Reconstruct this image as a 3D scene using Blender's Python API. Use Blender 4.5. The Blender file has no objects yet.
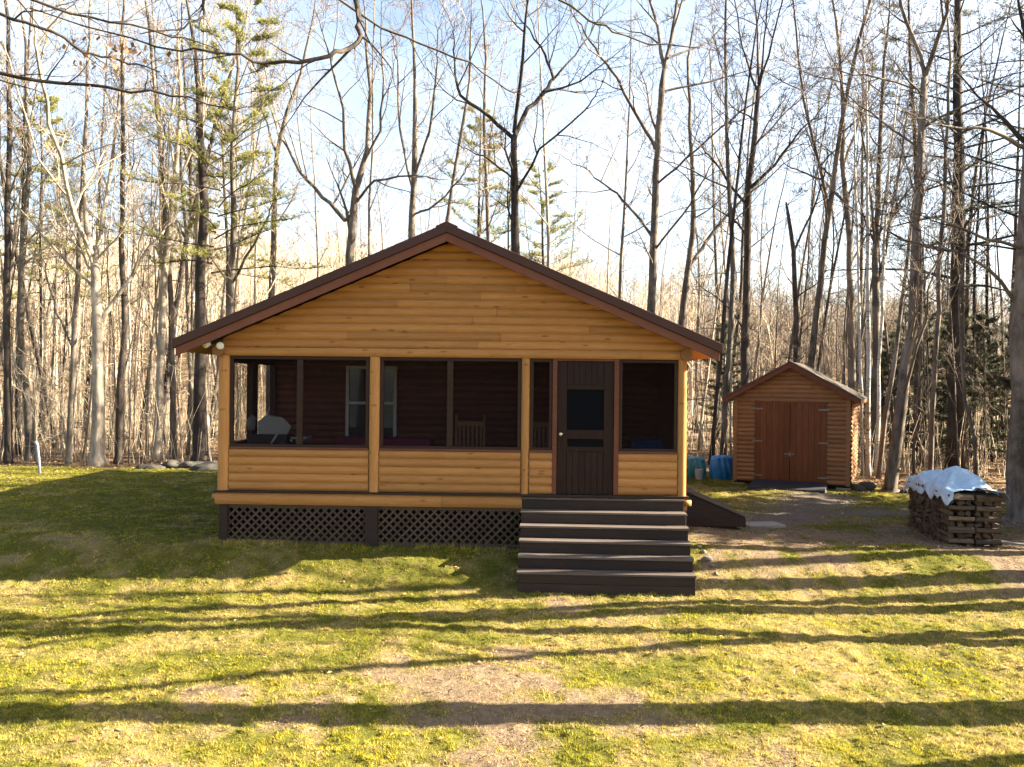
import bpy, math, random
import numpy as np
from mathutils import Vector, Matrix

PI = math.pi
C = bpy.context.scene.collection
scene = bpy.context.scene
F, CX, CY, ROLL, CAMZ = 880.0, 512.0, 383.5, 0.0105, 2.42
SUN_AZ, SUN_EL = math.radians(4.5), math.radians(26.5)   # azimuth measured from +X towards +Y

# ------------------------------------------------------------------ helpers
def at(px, py, D):
    """world point seen at a photo pixel, at depth D metres in front of the camera"""
    dx, dy = px - CX, py - CY
    return Vector(((dx + dy * ROLL) / F * D, D, CAMZ - (dy - dx * ROLL) / F * D))

def smooth(a, b, x):
    t = np.clip((x - a) / (b - a), 0, 1)
    return t * t * (3 - 2 * t)

def _hash(ix, iy, seed):
    n = (ix.astype(np.int64) * 374761393 + iy.astype(np.int64) * 668265263 + seed * 1442695041) & 0xffffffff
    n = ((n ^ (n >> 13)) * 1274126177) & 0xffffffff
    return ((n ^ (n >> 16)) & 0xffff) / 65535.0

def vnoise(x, y, seed=0):
    x = np.asarray(x, float); y = np.asarray(y, float)
    ix, iy = np.floor(x), np.floor(y)
    fx, fy = x - ix, y - iy
    ux, uy = fx * fx * (3 - 2 * fx), fy * fy * (3 - 2 * fy)
    a, b = _hash(ix, iy, seed), _hash(ix + 1, iy, seed)
    c, d = _hash(ix, iy + 1, seed), _hash(ix + 1, iy + 1, seed)
    return (a * (1 - ux) + b * ux) * (1 - uy) + (c * (1 - ux) + d * ux) * uy

def fbm(x, y, seed=0, octv=4):
    s, a, t = 0.0, 0.5, 0.0
    for k in range(octv):
        s = s + a * vnoise(x * 2 ** k, y * 2 ** k, seed + k); t += a; a *= 0.55
    return s / t

def gheight(x, y):
    x = np.asarray(x, float); y = np.asarray(y, float)
    z = -0.40 * (1 - smooth(11.7, 13.35, y)) - 0.17 * (1 - smooth(6.5, 12.2, y)) - 0.03 * (1 - smooth(11.7, 12.6, y))
    z = z - 0.10 * smooth(2.8, 5.0, x) * smooth(12, 15, y) * (1 - smooth(30, 40, y))
    hillh = 15.0 - 7.0 * smooth(-25, 30, x)
    z = z + hillh * smooth(50, 150, y) + 6 * smooth(60, 160, np.abs(x))
    near = (1 - smooth(26, 40, y))
    z = z + (fbm(x * 0.45, y * 0.45, 3, 3) - 0.5) * (0.10 + 0.5 * smooth(26, 45, y))
    z = z + (fbm(x * 2.2, y * 2.2, 9, 3) - 0.5) * 0.05
    return z

def gz(x, y):
    return float(gheight(np.array([x]), np.array([y]))[0])

def dist_poly(x, y, pts):
    d = np.full(np.shape(x), 1e9)
    for (ax, ay), (bx, by) in zip(pts[:-1], pts[1:]):
        vx, vy = bx - ax, by - ay
        t = np.clip(((x - ax) * vx + (y - ay) * vy) / (vx * vx + vy * vy), 0, 1)
        d = np.minimum(d, np.hypot(x - ax - t * vx, y - ay - t * vy))
    return d

def wood_edge(x):
    """depth at which the lawn ends and the forest floor begins"""
    e = np.where(x < 2, 24.2 + 0.05 * x, 24.0)
    return np.where(x > 7.8, 24.0 - 1.55 * (x - 7.8) ** 1.15, e) + (vnoise(x * 0.7, x * 0 + 3.3, 5) - 0.5) * 1.2

def masks(x, y):
    """(bare earth, gravel grey, forest litter, dryness) in 0..1 at ground points"""
    n = fbm(x * 0.9, y * 0.9, 21, 4) - 0.5
    n2 = fbm(x * 3.1, y * 3.1, 27, 3) - 0.5
    bare = np.zeros(np.shape(x))
    drive = dist_poly(x, y, [(4.0, 14.3), (5.2, 15.0), (6.4, 14.6), (7.4, 13.9), (9.5, 13.3), (14, 12.4)])
    bare = np.maximum(bare, 1.65 - drive / 1.55)
    side = dist_poly(x, y, [(7.8, 13.2), (8.6, 14.8), (9.0, 17)])
    bare = np.maximum(bare, 1.35 - side / 1.9)
    fg = np.sqrt(((x + 0.1) / 2.3) ** 2 + ((y - 7.9) / 1.25) ** 2)
    bare = np.maximum(bare, 0.92 - fg * 0.50)
    foot = np.sqrt(((x - 1.4) / 1.9) ** 2 + ((y - 11.4) / 0.7) ** 2)
    bare = np.maximum(bare, 0.75 - foot * 0.6)
    path = dist_poly(x, y, [(4.3, 15.4), (5.4, 17.2), (6.6, 18.9), (7.2, 20.2)])
    grav = np.clip(1.25 - path / 1.0 + n * 1.6, 0, 1)
    grav = np.maximum(grav, np.clip(1.2 - dist_poly(x, y, [(5.2, 17.3), (8.6, 17.6), (9.5, 16)]) / 0.9 + n * 1.4, 0, 1))
    bare = np.clip((bare - 0.46 + n * 1.6 + n2 * 1.6) * 1.7, 0, 1)
    litter = np.clip((y - wood_edge(x)) * 0.9 + n * 2.0, 0, 1)
    dry = np.clip(0.46 + n * 1.3 + n2 * 1.6 + 0.16 * smooth(-2, 5, x) - 0.30 * smooth(12.0, 14.0, y), 0, 1)
    return bare, grav, litter, dry

class MB:
    """collects shapes of ONE mesh object"""
    def __init__(self):
        self.v, self.f, self.mi, self.tint, self.sm = [], [], [], [], []
        self.M = None
    def add(self, verts, faces, tint=0.5, mi=0, smooth=False):
        b = len(self.v)
        if self.M is not None:
            verts = [self.M @ Vector(p) for p in verts]
        self.v.extend([tuple(p) for p in verts])
        for f in faces:
            self.f.append(tuple(b + i for i in f)); self.mi.append(mi); self.tint.append(tint); self.sm.append(smooth)
    def box(self, x0, x1, y0, y1, z0, z1, tint=0.5, mi=0):
        v = [(x0,y0,z0),(x1,y0,z0),(x1,y1,z0),(x0,y1,z0),(x0,y0,z1),(x1,y0,z1),(x1,y1,z1),(x0,y1,z1)]
        self.add(v, [(0,3,2,1),(4,5,6,7),(0,1,5,4),(1,2,6,5),(2,3,7,6),(3,0,4,7)], tint, mi)
    def prism(self, poly, y0, y1, tint=0.5, mi=0):
        """outline in x,z (counter-clockwise seen from -y) extruded along y"""
        n = len(poly)
        v = [(p[0], y0, p[1]) for p in poly] + [(p[0], y1, p[1]) for p in poly]
        f = [tuple(range(n)), tuple(range(2 * n - 1, n - 1, -1))]
        f += [(i, n + i, n + (i + 1) % n, (i + 1) % n) for i in range(n)]
        self.add(v, f, tint, mi)
    def tube(self, pts, rad, sides=6, tint=0.5, mi=0, cap=True):
        pts = [Vector(p) for p in pts]
        n = len(pts)
        b = len(self.v)
        t = (pts[1] - pts[0]).normalized()
        ref = Vector((0, 0, 1)) if abs(t.z) < 0.9 else Vector((1, 0, 0))
        u = t.cross(ref).normalized()
        M = self.M
        for i in range(n):
            if i == 0: t = pts[1] - pts[0]
            elif i == n - 1: t = pts[-1] - pts[-2]
            else: t = pts[i + 1] - pts[i - 1]
            if t.length < 1e-9: t = Vector((0, 0, 1))
            t.normalize()
            u = u - t * u.dot(t)
            if u.length < 1e-6: u = t.orthogonal()
            u.normalize()
            w = t.cross(u)
            r = rad[i]
            for k in range(sides):
                a = 2 * PI * k / sides
                p = pts[i] + u * (math.cos(a) * r) + w * (math.sin(a) * r)
                if M is not None: p = M @ p
                self.v.append((p.x, p.y, p.z))
        for i in range(n - 1):
            for k in range(sides):
                k2 = (k + 1) % sides
                self.f.append((b + i*sides + k, b + i*sides + k2, b + (i+1)*sides + k2, b + (i+1)*sides + k))
                self.mi.append(mi); self.tint.append(tint); self.sm.append(True)
        if cap and sides > 2:
            for ring, rev in ((0, True), (n - 1, False)):
                ids = [b + ring*sides + k for k in range(sides)]
                if rev: ids = ids[::-1]
                self.f.append(tuple(ids)); self.mi.append(mi); self.tint.append(tint); self.sm.append(False)
    def mesh(self, name, mats):
        me = bpy.data.meshes.new(name)
        me.from_pydata(self.v, [], self.f)
        if not isinstance(mats, (list, tuple)): mats = [mats]
        for m in mats: me.materials.append(m)
        n = len(me.polygons)
        if n:
            me.polygons.foreach_set('material_index', self.mi)
            me.polygons.foreach_set('use_smooth', self.sm)
            a = me.attributes.new('tint', 'FLOAT', 'FACE')
            a.data.foreach_set('value', self.tint)
        me.update()
        return me
    def build(self, name, mats, parent=None, bevel=0.0):
        o = bpy.data.objects.new(name, self.mesh(name, mats))
        C.objects.link(o)
        if parent is not None: o.parent = parent
        if bevel:
            m = o.modifiers.new('edge', 'BEVEL'); m.width = bevel; m.segments = 2; m.limit_method = 'ANGLE'
        return o

def tag(o, label, cat, group=None, kind=None):
    o['label'] = label; o['category'] = cat
    if group: o['group'] = group
    if kind: o['kind'] = kind
    return o

def thing(name, label, cat, loc=(0,0,0), rz=0.0, group=None):
    o = bpy.data.objects.new(name, None); o.empty_display_size = 0.2
    C.objects.link(o); o.location = loc; o.rotation_euler = (0, 0, rz)
    return tag(o, label, cat, group)

# ------------------------------------------------------------------ materials
class NT:
    def __init__(self, name):
        self.m = bpy.data.materials.new(name); self.m.use_nodes = True
        self.t = self.m.node_tree; self.t.nodes.clear()
        self.out = self.t.nodes.new('ShaderNodeOutputMaterial')
    def n(self, kind, **kw):
        nd = self.t.nodes.new(kind)
        for k, v in kw.items(): setattr(nd, k, v)
        return nd
    def l(self, a, b): self.t.links.new(a, b)
    def mixc(self, fac, a, b, mode='MIX'):
        nd = self.n('ShaderNodeMix', data_type='RGBA', blend_type=mode)
        for s, v in ((nd.inputs[0], fac), (nd.inputs[6], a), (nd.inputs[7], b)):
            if hasattr(v, 'is_linked'): self.l(v, s)
            elif isinstance(v, (int, float)): s.default_value = v
            else: s.default_value = (*v, 1)
        return nd.outputs[2]
    def math(self, op, a, b=0.0, clamp=False):
        nd = self.n('ShaderNodeMath', operation=op, use_clamp=clamp)
        for s, v in ((nd.inputs[0], a), (nd.inputs[1], b)):
            if hasattr(v, 'is_linked'): self.l(v, s)
            else: s.default_value = v
        return nd.outputs[0]
    def noise(self, scale, detail=4, rough=0.55, vec=None, stretch=None, dist=0.0, coord='Object'):
        if vec is None:
            vec = self.n('ShaderNodeTexCoord').outputs[coord]
        if stretch:
            mp = self.n('ShaderNodeMapping'); mp.inputs['Scale'].default_value = stretch
            self.l(vec, mp.inputs[0]); vec = mp.outputs[0]
        nd = self.n('ShaderNodeTexNoise'); nd.inputs['Scale'].default_value = scale
        nd.inputs['Detail'].default_value = detail; nd.inputs['Roughness'].default_value = rough
        nd.inputs['Distortion'].default_value = dist
        self.l(vec, nd.inputs['Vector'])
        return nd.outputs[0]
    def ramp(self, fac, stops):
        nd = self.n('ShaderNodeValToRGB'); cr = nd.color_ramp
        while len(cr.elements) < len(stops): cr.elements.new(0.5)
        for e, (p, c) in zip(cr.elements, stops):
            e.position = p; e.color = (*c, 1) if not isinstance(c, (int, float)) else (c, c, c, 1)
        self.l(fac, nd.inputs[0])
        return nd.outputs[0]
    def attr(self, name, out='Fac'):
        return self.n('ShaderNodeAttribute', attribute_name=name).outputs[out]
    def bump(self, h, strength=0.3, dist=0.01):
        nd = self.n('ShaderNodeBump'); nd.inputs['Strength'].default_value = strength
        nd.inputs['Distance'].default_value = dist
        self.l(h, nd.inputs['Height']); return nd.outputs[0]
    def bsdf(self, color, rough=0.6, spec=0.4, normal=None, metal=0.0, trans=0.0, tcol=None):
        p = self.n('ShaderNodeBsdfPrincipled')
        for s, v in ((p.inputs['Base Color'], color), (p.inputs['Roughness'], rough)):
            if hasattr(v, 'is_linked'): self.l(v, s)
            elif isinstance(v, (int, float)): s.default_value = v
            else: s.default_value = (*v, 1)
        p.inputs['Specular IOR Level'].default_value = spec
        p.inputs['Metallic'].default_value = metal
        if normal is not None: self.l(normal, p.inputs['Normal'])
        res = p.outputs[0]
        if trans:
            tr = self.n('ShaderNodeBsdfTranslucent')
            c = tcol if tcol is not None else color
            if hasattr(c, 'is_linked'): self.l(c, tr.inputs[0])
            else: tr.inputs[0].default_value = (*c, 1)
            mx = self.n('ShaderNodeMixShader'); mx.inputs[0].default_value = trans
            self.l(res, mx.inputs[1]); self.l(tr.outputs[0], mx.inputs[2]); res = mx.outputs[0]
        self.l(res, self.out.inputs[0])
        return self.m

def mat_wood(name, light, dark, grain=(1.2, 14, 14), rough=0.5, knots=True, tintvar=0.17):
    n = NT(name)
    g = n.noise(2.2, 5, 0.6, stretch=grain, dist=0.6)
    c = n.mixc(n.math('MULTIPLY', n.ramp(g, [(0.3, 0.0), (0.72, 1.0)]), 0.75), light, dark)
    t = n.attr('tint')
    v = n.math('ADD', n.math('MULTIPLY', t, tintvar * 2), 1.0 - tintvar)
    c = n.mixc(1.0, c, v, 'MULTIPLY')
    big = n.noise(0.9, 3, 0.6)
    c = n.mixc(n.math('MULTIPLY', n.ramp(big, [(0.42, 0.0), (0.75, 1.0)]), 0.22), c, dark)
    if knots:
        tc = n.n('ShaderNodeTexCoord')
        mp = n.n('ShaderNodeMapping'); mp.inputs['Scale'].default_value = (2.4, 7.5, 7.5); n.l(tc.outputs['Object'], mp.inputs[0])
        vo = n.n('ShaderNodeTexVoronoi'); vo.inputs['Scale'].default_value = 1.0; n.l(mp.outputs[0], vo.inputs['Vector'])
        k = n.ramp(vo.outputs['Distance'], [(0.07, 1.0), (0.16, 0.0)])
        c = n.mixc(n.math('MULTIPLY', k, 0.6), c, tuple(x * 0.35 for x in dark))
    nb = n.bump(g, 0.25, 0.004)
    r = n.math('ADD', n.math('MULTIPLY', g, 0.3), rough - 0.1)
    return n.bsdf(c, r, 0.16, nb)

def mat_plain(name, col, rough=0.6, var=0.25, scale=6, spec=0.2, metal=0.0, bump=0.1, trans=0.0):
    n = NT(name)
    g = n.noise(scale, 5, 0.6)
    c = n.mixc(g, tuple(x * (1 - var) for x in col), tuple(min(1, x * (1 + var)) for x in col))
    t = n.math('ADD', n.math('MULTIPLY', n.attr('tint'), 0.5), 0.75)
    c = n.mixc(1.0, c, t, 'MULTIPLY')
    r = n.math('ADD', n.math('MULTIPLY', n.noise(scale * 2.3, 3), 0.25), rough - 0.12)
    return n.bsdf(c, r, spec, n.bump(g, bump, 0.01), metal, trans)

def mat_bark(name, light, dark, var=0.5, scale=9):
    n = NT(name)
    g = n.noise(scale, 5, 0.65, stretch=(1, 1, 0.22), dist=0.4)
    patch = n.noise(1.6, 3, 0.6, stretch=(1, 1, 0.5))
    c = n.mixc(n.ramp(g, [(0.32, 0.0), (0.66, 1.0)]), dark, light)
    c = n.mixc(n.math('MULTIPLY', n.ramp(patch, [(0.50, 0.0), (0.62, 1.0)]), 0.6), c, tuple(min(1, x * 1.5) for x in light))
    c = n.mixc(n.math('MULTIPLY', n.ramp(n.noise(3.1, 5, 0.7), [(0.52, 0.0), (0.62, 1.0)]), 0.5), c, tuple(x * .7 for x in dark))
    ri = n.n('ShaderNodeObjectInfo').outputs['Random']
    c = n.mixc(1.0, c, n.math('ADD', n.math('MULTIPLY', ri, var), 1.0 - var * 0.5), 'MULTIPLY')
    return n.bsdf(c, 0.9, 0.15, n.bump(g, 0.6, 0.02))

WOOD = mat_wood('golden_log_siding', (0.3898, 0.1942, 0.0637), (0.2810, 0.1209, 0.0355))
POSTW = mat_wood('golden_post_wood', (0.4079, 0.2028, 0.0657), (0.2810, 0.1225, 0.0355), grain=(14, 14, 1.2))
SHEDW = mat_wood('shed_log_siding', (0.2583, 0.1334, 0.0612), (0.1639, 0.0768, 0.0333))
SHEDP = mat_wood('shed_corner_wood', (0.2683, 0.1387, 0.0612), (0.1739, 0.0811, 0.0358), grain=(14, 14, 1.2))
REDW = mat_wood('redwood_door_boards', (0.1617, 0.0598, 0.0234), (0.0784, 0.0287, 0.0117), grain=(14, 14, 1.2), knots=False)
TRIM = mat_wood('red_brown_trim', (0.1500, 0.0562, 0.0300), (0.0900, 0.0315, 0.0195), knots=False)
FASC = mat_wood('fascia_brown', (0.1677, 0.0663, 0.0390), (0.1170, 0.0437, 0.0265), knots=False, grain=(1.2, 10, 1.2))
ROOFE = mat_plain('roof_metal_brown', (0.0560, 0.0250, 0.0190), 0.45, 0.2, 3)
FRAME = mat_wood('window_frame_brown', (0.0374, 0.0204, 0.0138), (0.0231, 0.0121, 0.0088), knots=False)
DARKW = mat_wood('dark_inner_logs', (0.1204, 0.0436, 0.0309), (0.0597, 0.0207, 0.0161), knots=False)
DOORW = mat_wood('dark_door_boards', (0.0242, 0.0110, 0.0077), (0.0132, 0.0060, 0.0044), knots=False, grain=(14, 14, 1.2))
STEP = mat_wood('dark_step_paint', (0.0360, 0.0250, 0.0206), (0.0198, 0.0137, 0.0120), knots=False, rough=0.5)
TREADM = mat_wood('lit_worn_tread_paint', (0.1325, 0.1059, 0.0882), (0.0540, 0.0422, 0.0363), knots=False, rough=0.5)  # worn paint, lightened so tread and rail edges read as sunlit
LATT = mat_plain('lattice_brown', (0.0662, 0.0446, 0.0313), 0.6)
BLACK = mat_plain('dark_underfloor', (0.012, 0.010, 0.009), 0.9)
WHITE = mat_plain('white_paint', (0.70, 0.70, 0.68), 0.5, 0.08)
METAL = mat_plain('galvanised_metal', (0.20, 0.19, 0.18), 0.5, 0.4, 12, metal=0.7)
BRASS = mat_plain('brushed_brass', (0.75, 0.66, 0.48), 0.3, 0.1, 12, metal=0.9)
BLACKP = mat_plain('black_plastic', (0.02, 0.02, 0.022), 0.4)
GREYP = mat_plain('grey_enamel', (0.20, 0.205, 0.21), 0.4, 0.1)
CLOTH = mat_plain('magenta_cloth', (0.10, 0.012, 0.035), 0.85)
BLUEP = mat_plain('blue_plastic', (0.02, 0.09, 0.26), 0.4)
CHAIRW = mat_plain('chair_brown_wood', (0.17, 0.085, 0.045), 0.6)
STONE = mat_plain('grey_stone', (0.0840, 0.0760, 0.0656), 0.9, 0.6, 5, bump=1.0)
CONC = mat_plain('pale_concrete', (0.24, 0.215, 0.18), 0.85, 0.25, 9, bump=0.4)
PIPE = mat_plain('pale_pvc', (0.30, 0.34, 0.40), 0.4, 0.1)
BARKG = mat_bark('grey_bark', (0.1754, 0.1469, 0.1183), (0.0612, 0.0490, 0.0408))
BARKP = mat_bark('pale_bark', (0.3757, 0.3205, 0.2487), (0.1436, 0.1160, 0.0918))
BARKD = mat_bark('dark_bark', (0.0714, 0.0564, 0.0462), (0.0218, 0.0177, 0.0150))
TWIG = mat_plain('twig_bark', (0.1418, 0.1106, 0.0832), 0.85, 0.3, 1.5)
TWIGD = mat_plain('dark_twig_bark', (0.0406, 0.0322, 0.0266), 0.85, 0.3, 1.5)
TWIGP = mat_plain('pale_twig_bark', (0.3700, 0.3000, 0.2150), 0.85, 0.3, 0.5)

def mat_birch():
    n = NT('birch_bark')
    g = n.noise(5, 4, 0.6, stretch=(1, 1, 6))
    c = n.mixc(n.ramp(g, [(0.56, 0.0), (0.64, 1.0)]), (0.42, 0.40, 0.36), (0.05, 0.042, 0.038))
    return n.bsdf(c, 0.75, 0.2, n.bump(g, 0.3, 0.01))
BIRCH = mat_birch()

def mat_needle(name, a, b):
    n = NT(name)
    c = n.mixc(n.attr('tint'), a, b)
    return n.bsdf(c, 0.6, 0.25, None, 0.0, 0.35)
NEEDLE = mat_needle('pine_needles', (0.1200, 0.1376, 0.0270), (0.2880, 0.2666, 0.0720))
NEEDLED = mat_needle('hemlock_needles', (0.030, 0.042, 0.016), (0.075, 0.085, 0.028))

def mat_screen():
    n = NT('insect_screen')
    d = n.n('ShaderNodeBsdfDiffuse'); d.inputs[0].default_value = (0.018, 0.013, 0.012, 1)
    t = n.n('ShaderNodeBsdfTransparent')
    mx = n.n('ShaderNodeMixShader'); mx.inputs[0].default_value = 0.33
    n.l(t.outputs[0], mx.inputs[1]); n.l(d.outputs[0], mx.inputs[2]); n.l(mx.outputs[0], n.out.inputs[0])
    return n.m
SCREEN = mat_screen()

def mat_glass():
    n = NT('dark_window_glass')
    p = n.bsdf((0.004, 0.005, 0.007), 0.08, 0.04)
    return p
GLASS = mat_glass()
GLASSR = NT('reflecting_window_glass').bsdf((0.03, 0.04, 0.045), 0.04, 1.0)

def mat_tarp(name, col, rough=0.32):
    n = NT(name)
    g = n.noise(5, 6, 0.65, dist=0.6)
    c = n.mixc(n.ramp(g, [(0.35, 0.0), (0.7, 1.0)]), tuple(x * 0.85 for x in col), tuple(min(1, x * 1.12) for x in col))
    ge = n.n('ShaderNodeNewGeometry')
    c = n.mixc(n.math('MULTIPLY', n.attr('tint'), 1.0), c, (0.16, 0.16, 0.17))
    return n.bsdf(c, rough, 0.5, n.bump(n.noise(11, 4, 0.6, dist=0.8), 0.5, 0.03), 0, 0.12)
TARP = mat_tarp('pale_blue_tarp', (0.40, 0.56, 0.70))
TARPB = mat_tarp('bright_blue_tarp', (0.02, 0.22, 0.52))
TARPT = mat_tarp('teal_tarp', (0.04, 0.22, 0.24))

def mat_shingle():
    n = NT('mossy_shingles')
    tc = n.n('ShaderNodeTexCoord')
    br = n.n('ShaderNodeTexBrick'); br.inputs['Scale'].default_value = 1.0
    br.inputs['Brick Width'].default_value = 0.28; br.inputs['Row Height'].default_value = 0.14; br.inputs['Mortar Size'].default_value = 0.006
    br.inputs['Color1'].default_value = (0.06, 0.05, 0.045, 1); br.inputs['Color2'].default_value = (0.10, 0.085, 0.075, 1); br.inputs['Mortar'].default_value = (0.02, 0.018, 0.016, 1)
    n.l(tc.outputs['Object'], br.inputs['Vector'])
    moss = n.ramp(n.noise(3.5, 5, 0.65), [(0.52, 0.0), (0.68, 1.0)])
    c = n.mixc(n.math('MULTIPLY', moss, .8), br.outputs[0], (0.13, 0.115, 0.03))
    return n.bsdf(c, 0.9, 0.2, n.bump(n.noise(30, 3), 0.5, 0.02))
SHINGLE = mat_shingle()

def mat_ground():
    n = NT('ground_turf_and_soil')
    tc = n.n('ShaderNodeTexCoord').outputs['Object']
    fine = n.noise(38, 6, 0.7, vec=tc)
    mid = n.noise(6.5, 6, 0.65, vec=tc, dist=0.4)
    big = n.noise(1.1, 4, 0.6, vec=tc)
    green = n.mixc(n.ramp(fine, [(0.3, 0.0), (0.7, 1.0)]), (0.045, 0.046, 0.008), (0.120, 0.115, 0.018))
    straw = n.mixc(n.ramp(fine, [(0.3, 0.0), (0.7, 1.0)]), (0.10, 0.074, 0.028), (0.29, 0.22, 0.085))
    turf = n.mixc(n.math('MULTIPLY', n.ramp(n.math('ADD', n.math('MULTIPLY', mid, 0.7), n.math('MULTIPLY', n.attr('dry'), 0.6)), [(0.50, 0.0), (0.85, 1.0)]), 0.9), green, straw)
    moss = n.ramp(n.noise(2.7, 5, 0.65, vec=tc), [(0.55, 0.0), (0.66, 1.0)])
    turf = n.mixc(n.math('MULTIPLY', moss, 0.55), turf, (0.175, 0.165, 0.022))
    soil = n.mixc(n.ramp(mid, [(0.3, 0.0), (0.7, 1.0)]), (0.095, 0.064, 0.040), (0.22, 0.16, 0.10))
    soil = n.mixc(n.math('MULTIPLY', n.ramp(fine, [(0.55, 0.0), (0.72, 1.0)]), 0.6), soil, (0.36, 0.29, 0.18))
    soil = n.mixc(n.math('MULTIPLY', n.ramp(fine, [(0.28, 1.0), (0.42, 0.0)]), 0.6), soil, (0.07, 0.045, 0.03))
    grav = n.mixc(n.ramp(fine, [(0.3, 0.0), (0.7, 1.0)]), (0.075, 0.060, 0.048), (0.19, 0.155, 0.125))
    vo = n.n('ShaderNodeTexVoronoi'); vo.inputs['Scale'].default_value = 13; n.l(tc, vo.inputs['Vector'])
    leafc = n.ramp(n.math('MULTIPLY', vo.outputs['Color'], 1.0), [(0.1, (0.10, 0.062, 0.034)), (0.5, (0.22, 0.14, 0.075)), (0.9, (0.36, 0.25, 0.14))])
    leafc = n.mixc(n.math('MULTIPLY', n.ramp(big, [(0.4, 0.0), (0.6, 1.0)]), 0.4), leafc, (0.13, 0.085, 0.05))
    c = n.mixc(n.attr('bare'), turf, soil)
    c = n.mixc(n.attr('grav'), c, grav)
    c = n.mixc(n.attr('litter'), c, leafc)
    h = n.math('ADD', n.math('MULTIPLY', fine, 0.5), n.math('MULTIPLY', mid, 1.0))
    return n.bsdf(c, 0.95, 0.1, n.bump(h, 0.9, 0.05))
GROUND = mat_ground()

def mat_grass():
    n = NT('grass_blades')
    c = n.attr('col', 'Color')
    return n.bsdf(c, 0.7, 0.15, None, 0, 0.40)
GRASS = mat_grass()

def mat_leaf():
    n = NT('dead_leaves')
    c = n.ramp(n.attr('tint'), [(0.0, (0.11, 0.060, 0.032)), (0.5, (0.24, 0.14, 0.07)), (1.0, (0.42, 0.29, 0.16))])
    return n.bsdf(c, 0.75, 0.25, None, 0, 0.15)
LEAF = mat_leaf()

# ------------------------------------------------------------------ camera, world, sun
cam = bpy.data.cameras.new('camera'); co = bpy.data.objects.new('camera', cam); C.objects.link(co)
cam.sensor_width = 36; cam.lens = F / 1024 * 36; cam.clip_end = 3000; cam.clip_start = 0.1
co.matrix_world = Matrix.Translation((0, 0, CAMZ)) @ Matrix.Rotation(PI / 2, 4, 'X') @ Matrix.Rotation(ROLL, 4, 'Z')
scene.camera = co

w = bpy.data.worlds.new('World'); scene.world = w; w.use_nodes = True
nt = w.node_tree; nt.nodes.clear()
wo = nt.nodes.new('ShaderNodeOutputWorld'); bg = nt.nodes.new('ShaderNodeBackground')
sky = nt.nodes.new('ShaderNodeTexSky'); sky.sky_type = 'NISHITA'; sky.sun_disc = False
sky.sun_elevation = SUN_EL; sky.sun_rotation = PI / 2 - SUN_AZ
sky.air_density = 1.0; sky.dust_density = 3.0; sky.ozone_density = 1.0; sky.altitude = 100
bg.inputs[1].default_value = 0.05
# thin high cloud veil over the clear sky
tcw = nt.nodes.new('ShaderNodeTexCoord'); mpw = nt.nodes.new('ShaderNodeMapping'); mpw.inputs['Scale'].default_value = (1.2, 1.2, 3.0)
nzw = nt.nodes.new('ShaderNodeTexNoise'); nzw.inputs['Scale'].default_value = 2.2; nzw.inputs['Detail'].default_value = 6; nzw.inputs['Roughness'].default_value = 0.55
rmw = nt.nodes.new('ShaderNodeMapRange'); rmw.inputs[1].default_value = 0.35; rmw.inputs[2].default_value = 0.68; rmw.inputs[3].default_value = 0.04; rmw.inputs[4].default_value = 0.42
mxw = nt.nodes.new('ShaderNodeMix'); mxw.data_type = 'RGBA'; mxw.inputs[7].default_value = (4.9, 4.85, 4.8, 1)
nt.links.new(tcw.outputs['Generated'], mpw.inputs[0]); nt.links.new(mpw.outputs[0], nzw.inputs['Vector']); nt.links.new(nzw.outputs[0], rmw.inputs[0])
# veil faded towards the unseen zenith to lower skylight on the ground
spw = nt.nodes.new('ShaderNodeSeparateXYZ'); nt.links.new(tcw.outputs['Generated'], spw.inputs[0])
mrw = nt.nodes.new('ShaderNodeMapRange'); mrw.inputs[1].default_value = 0.30; mrw.inputs[2].default_value = 0.75; mrw.inputs[3].default_value = 1.0; mrw.inputs[4].default_value = 0.05
nt.links.new(spw.outputs[2], mrw.inputs[0])
muw = nt.nodes.new('ShaderNodeMath'); muw.operation = 'MULTIPLY'; nt.links.new(rmw.outputs[0], muw.inputs[0]); nt.links.new(mrw.outputs[0], muw.inputs[1])
nt.links.new(muw.outputs[0], mxw.inputs[0]); nt.links.new(sky.outputs[0], mxw.inputs[6])
nt.links.new(mxw.outputs[2], bg.inputs[0]); nt.links.new(bg.outputs[0], wo.inputs[0])

sd = Vector((math.cos(SUN_EL) * math.cos(SUN_AZ), math.cos(SUN_EL) * math.sin(SUN_AZ), math.sin(SUN_EL)))
sl = bpy.data.lights.new('sun', 'SUN'); sl.energy = 5.0; sl.angle = math.radians(0.4); sl.color = (1.0, 0.88, 0.68)
so = bpy.data.objects.new('sun', sl); C.objects.link(so); so.rotation_euler = sd.to_track_quat('Z', 'Y').to_euler()
so.location = (30, 10, 30)

vs = scene.view_settings
vs.view_transform = 'Standard'; vs.look = 'None'; vs.gamma = 1.0; vs.exposure = 3.0; vs.use_curve_mapping = False
scene.cycles.max_bounces = 6; scene.cycles.diffuse_bounces = 3; scene.cycles.transparent_max_bounces = 12
scene.cycles.glossy_bounces = 2; scene.cycles.transmission_bounces = 3
scene.cycles.use_adaptive_sampling = True; scene.cycles.adaptive_threshold = 0.02
scene.cycles.use_denoising = True

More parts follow.
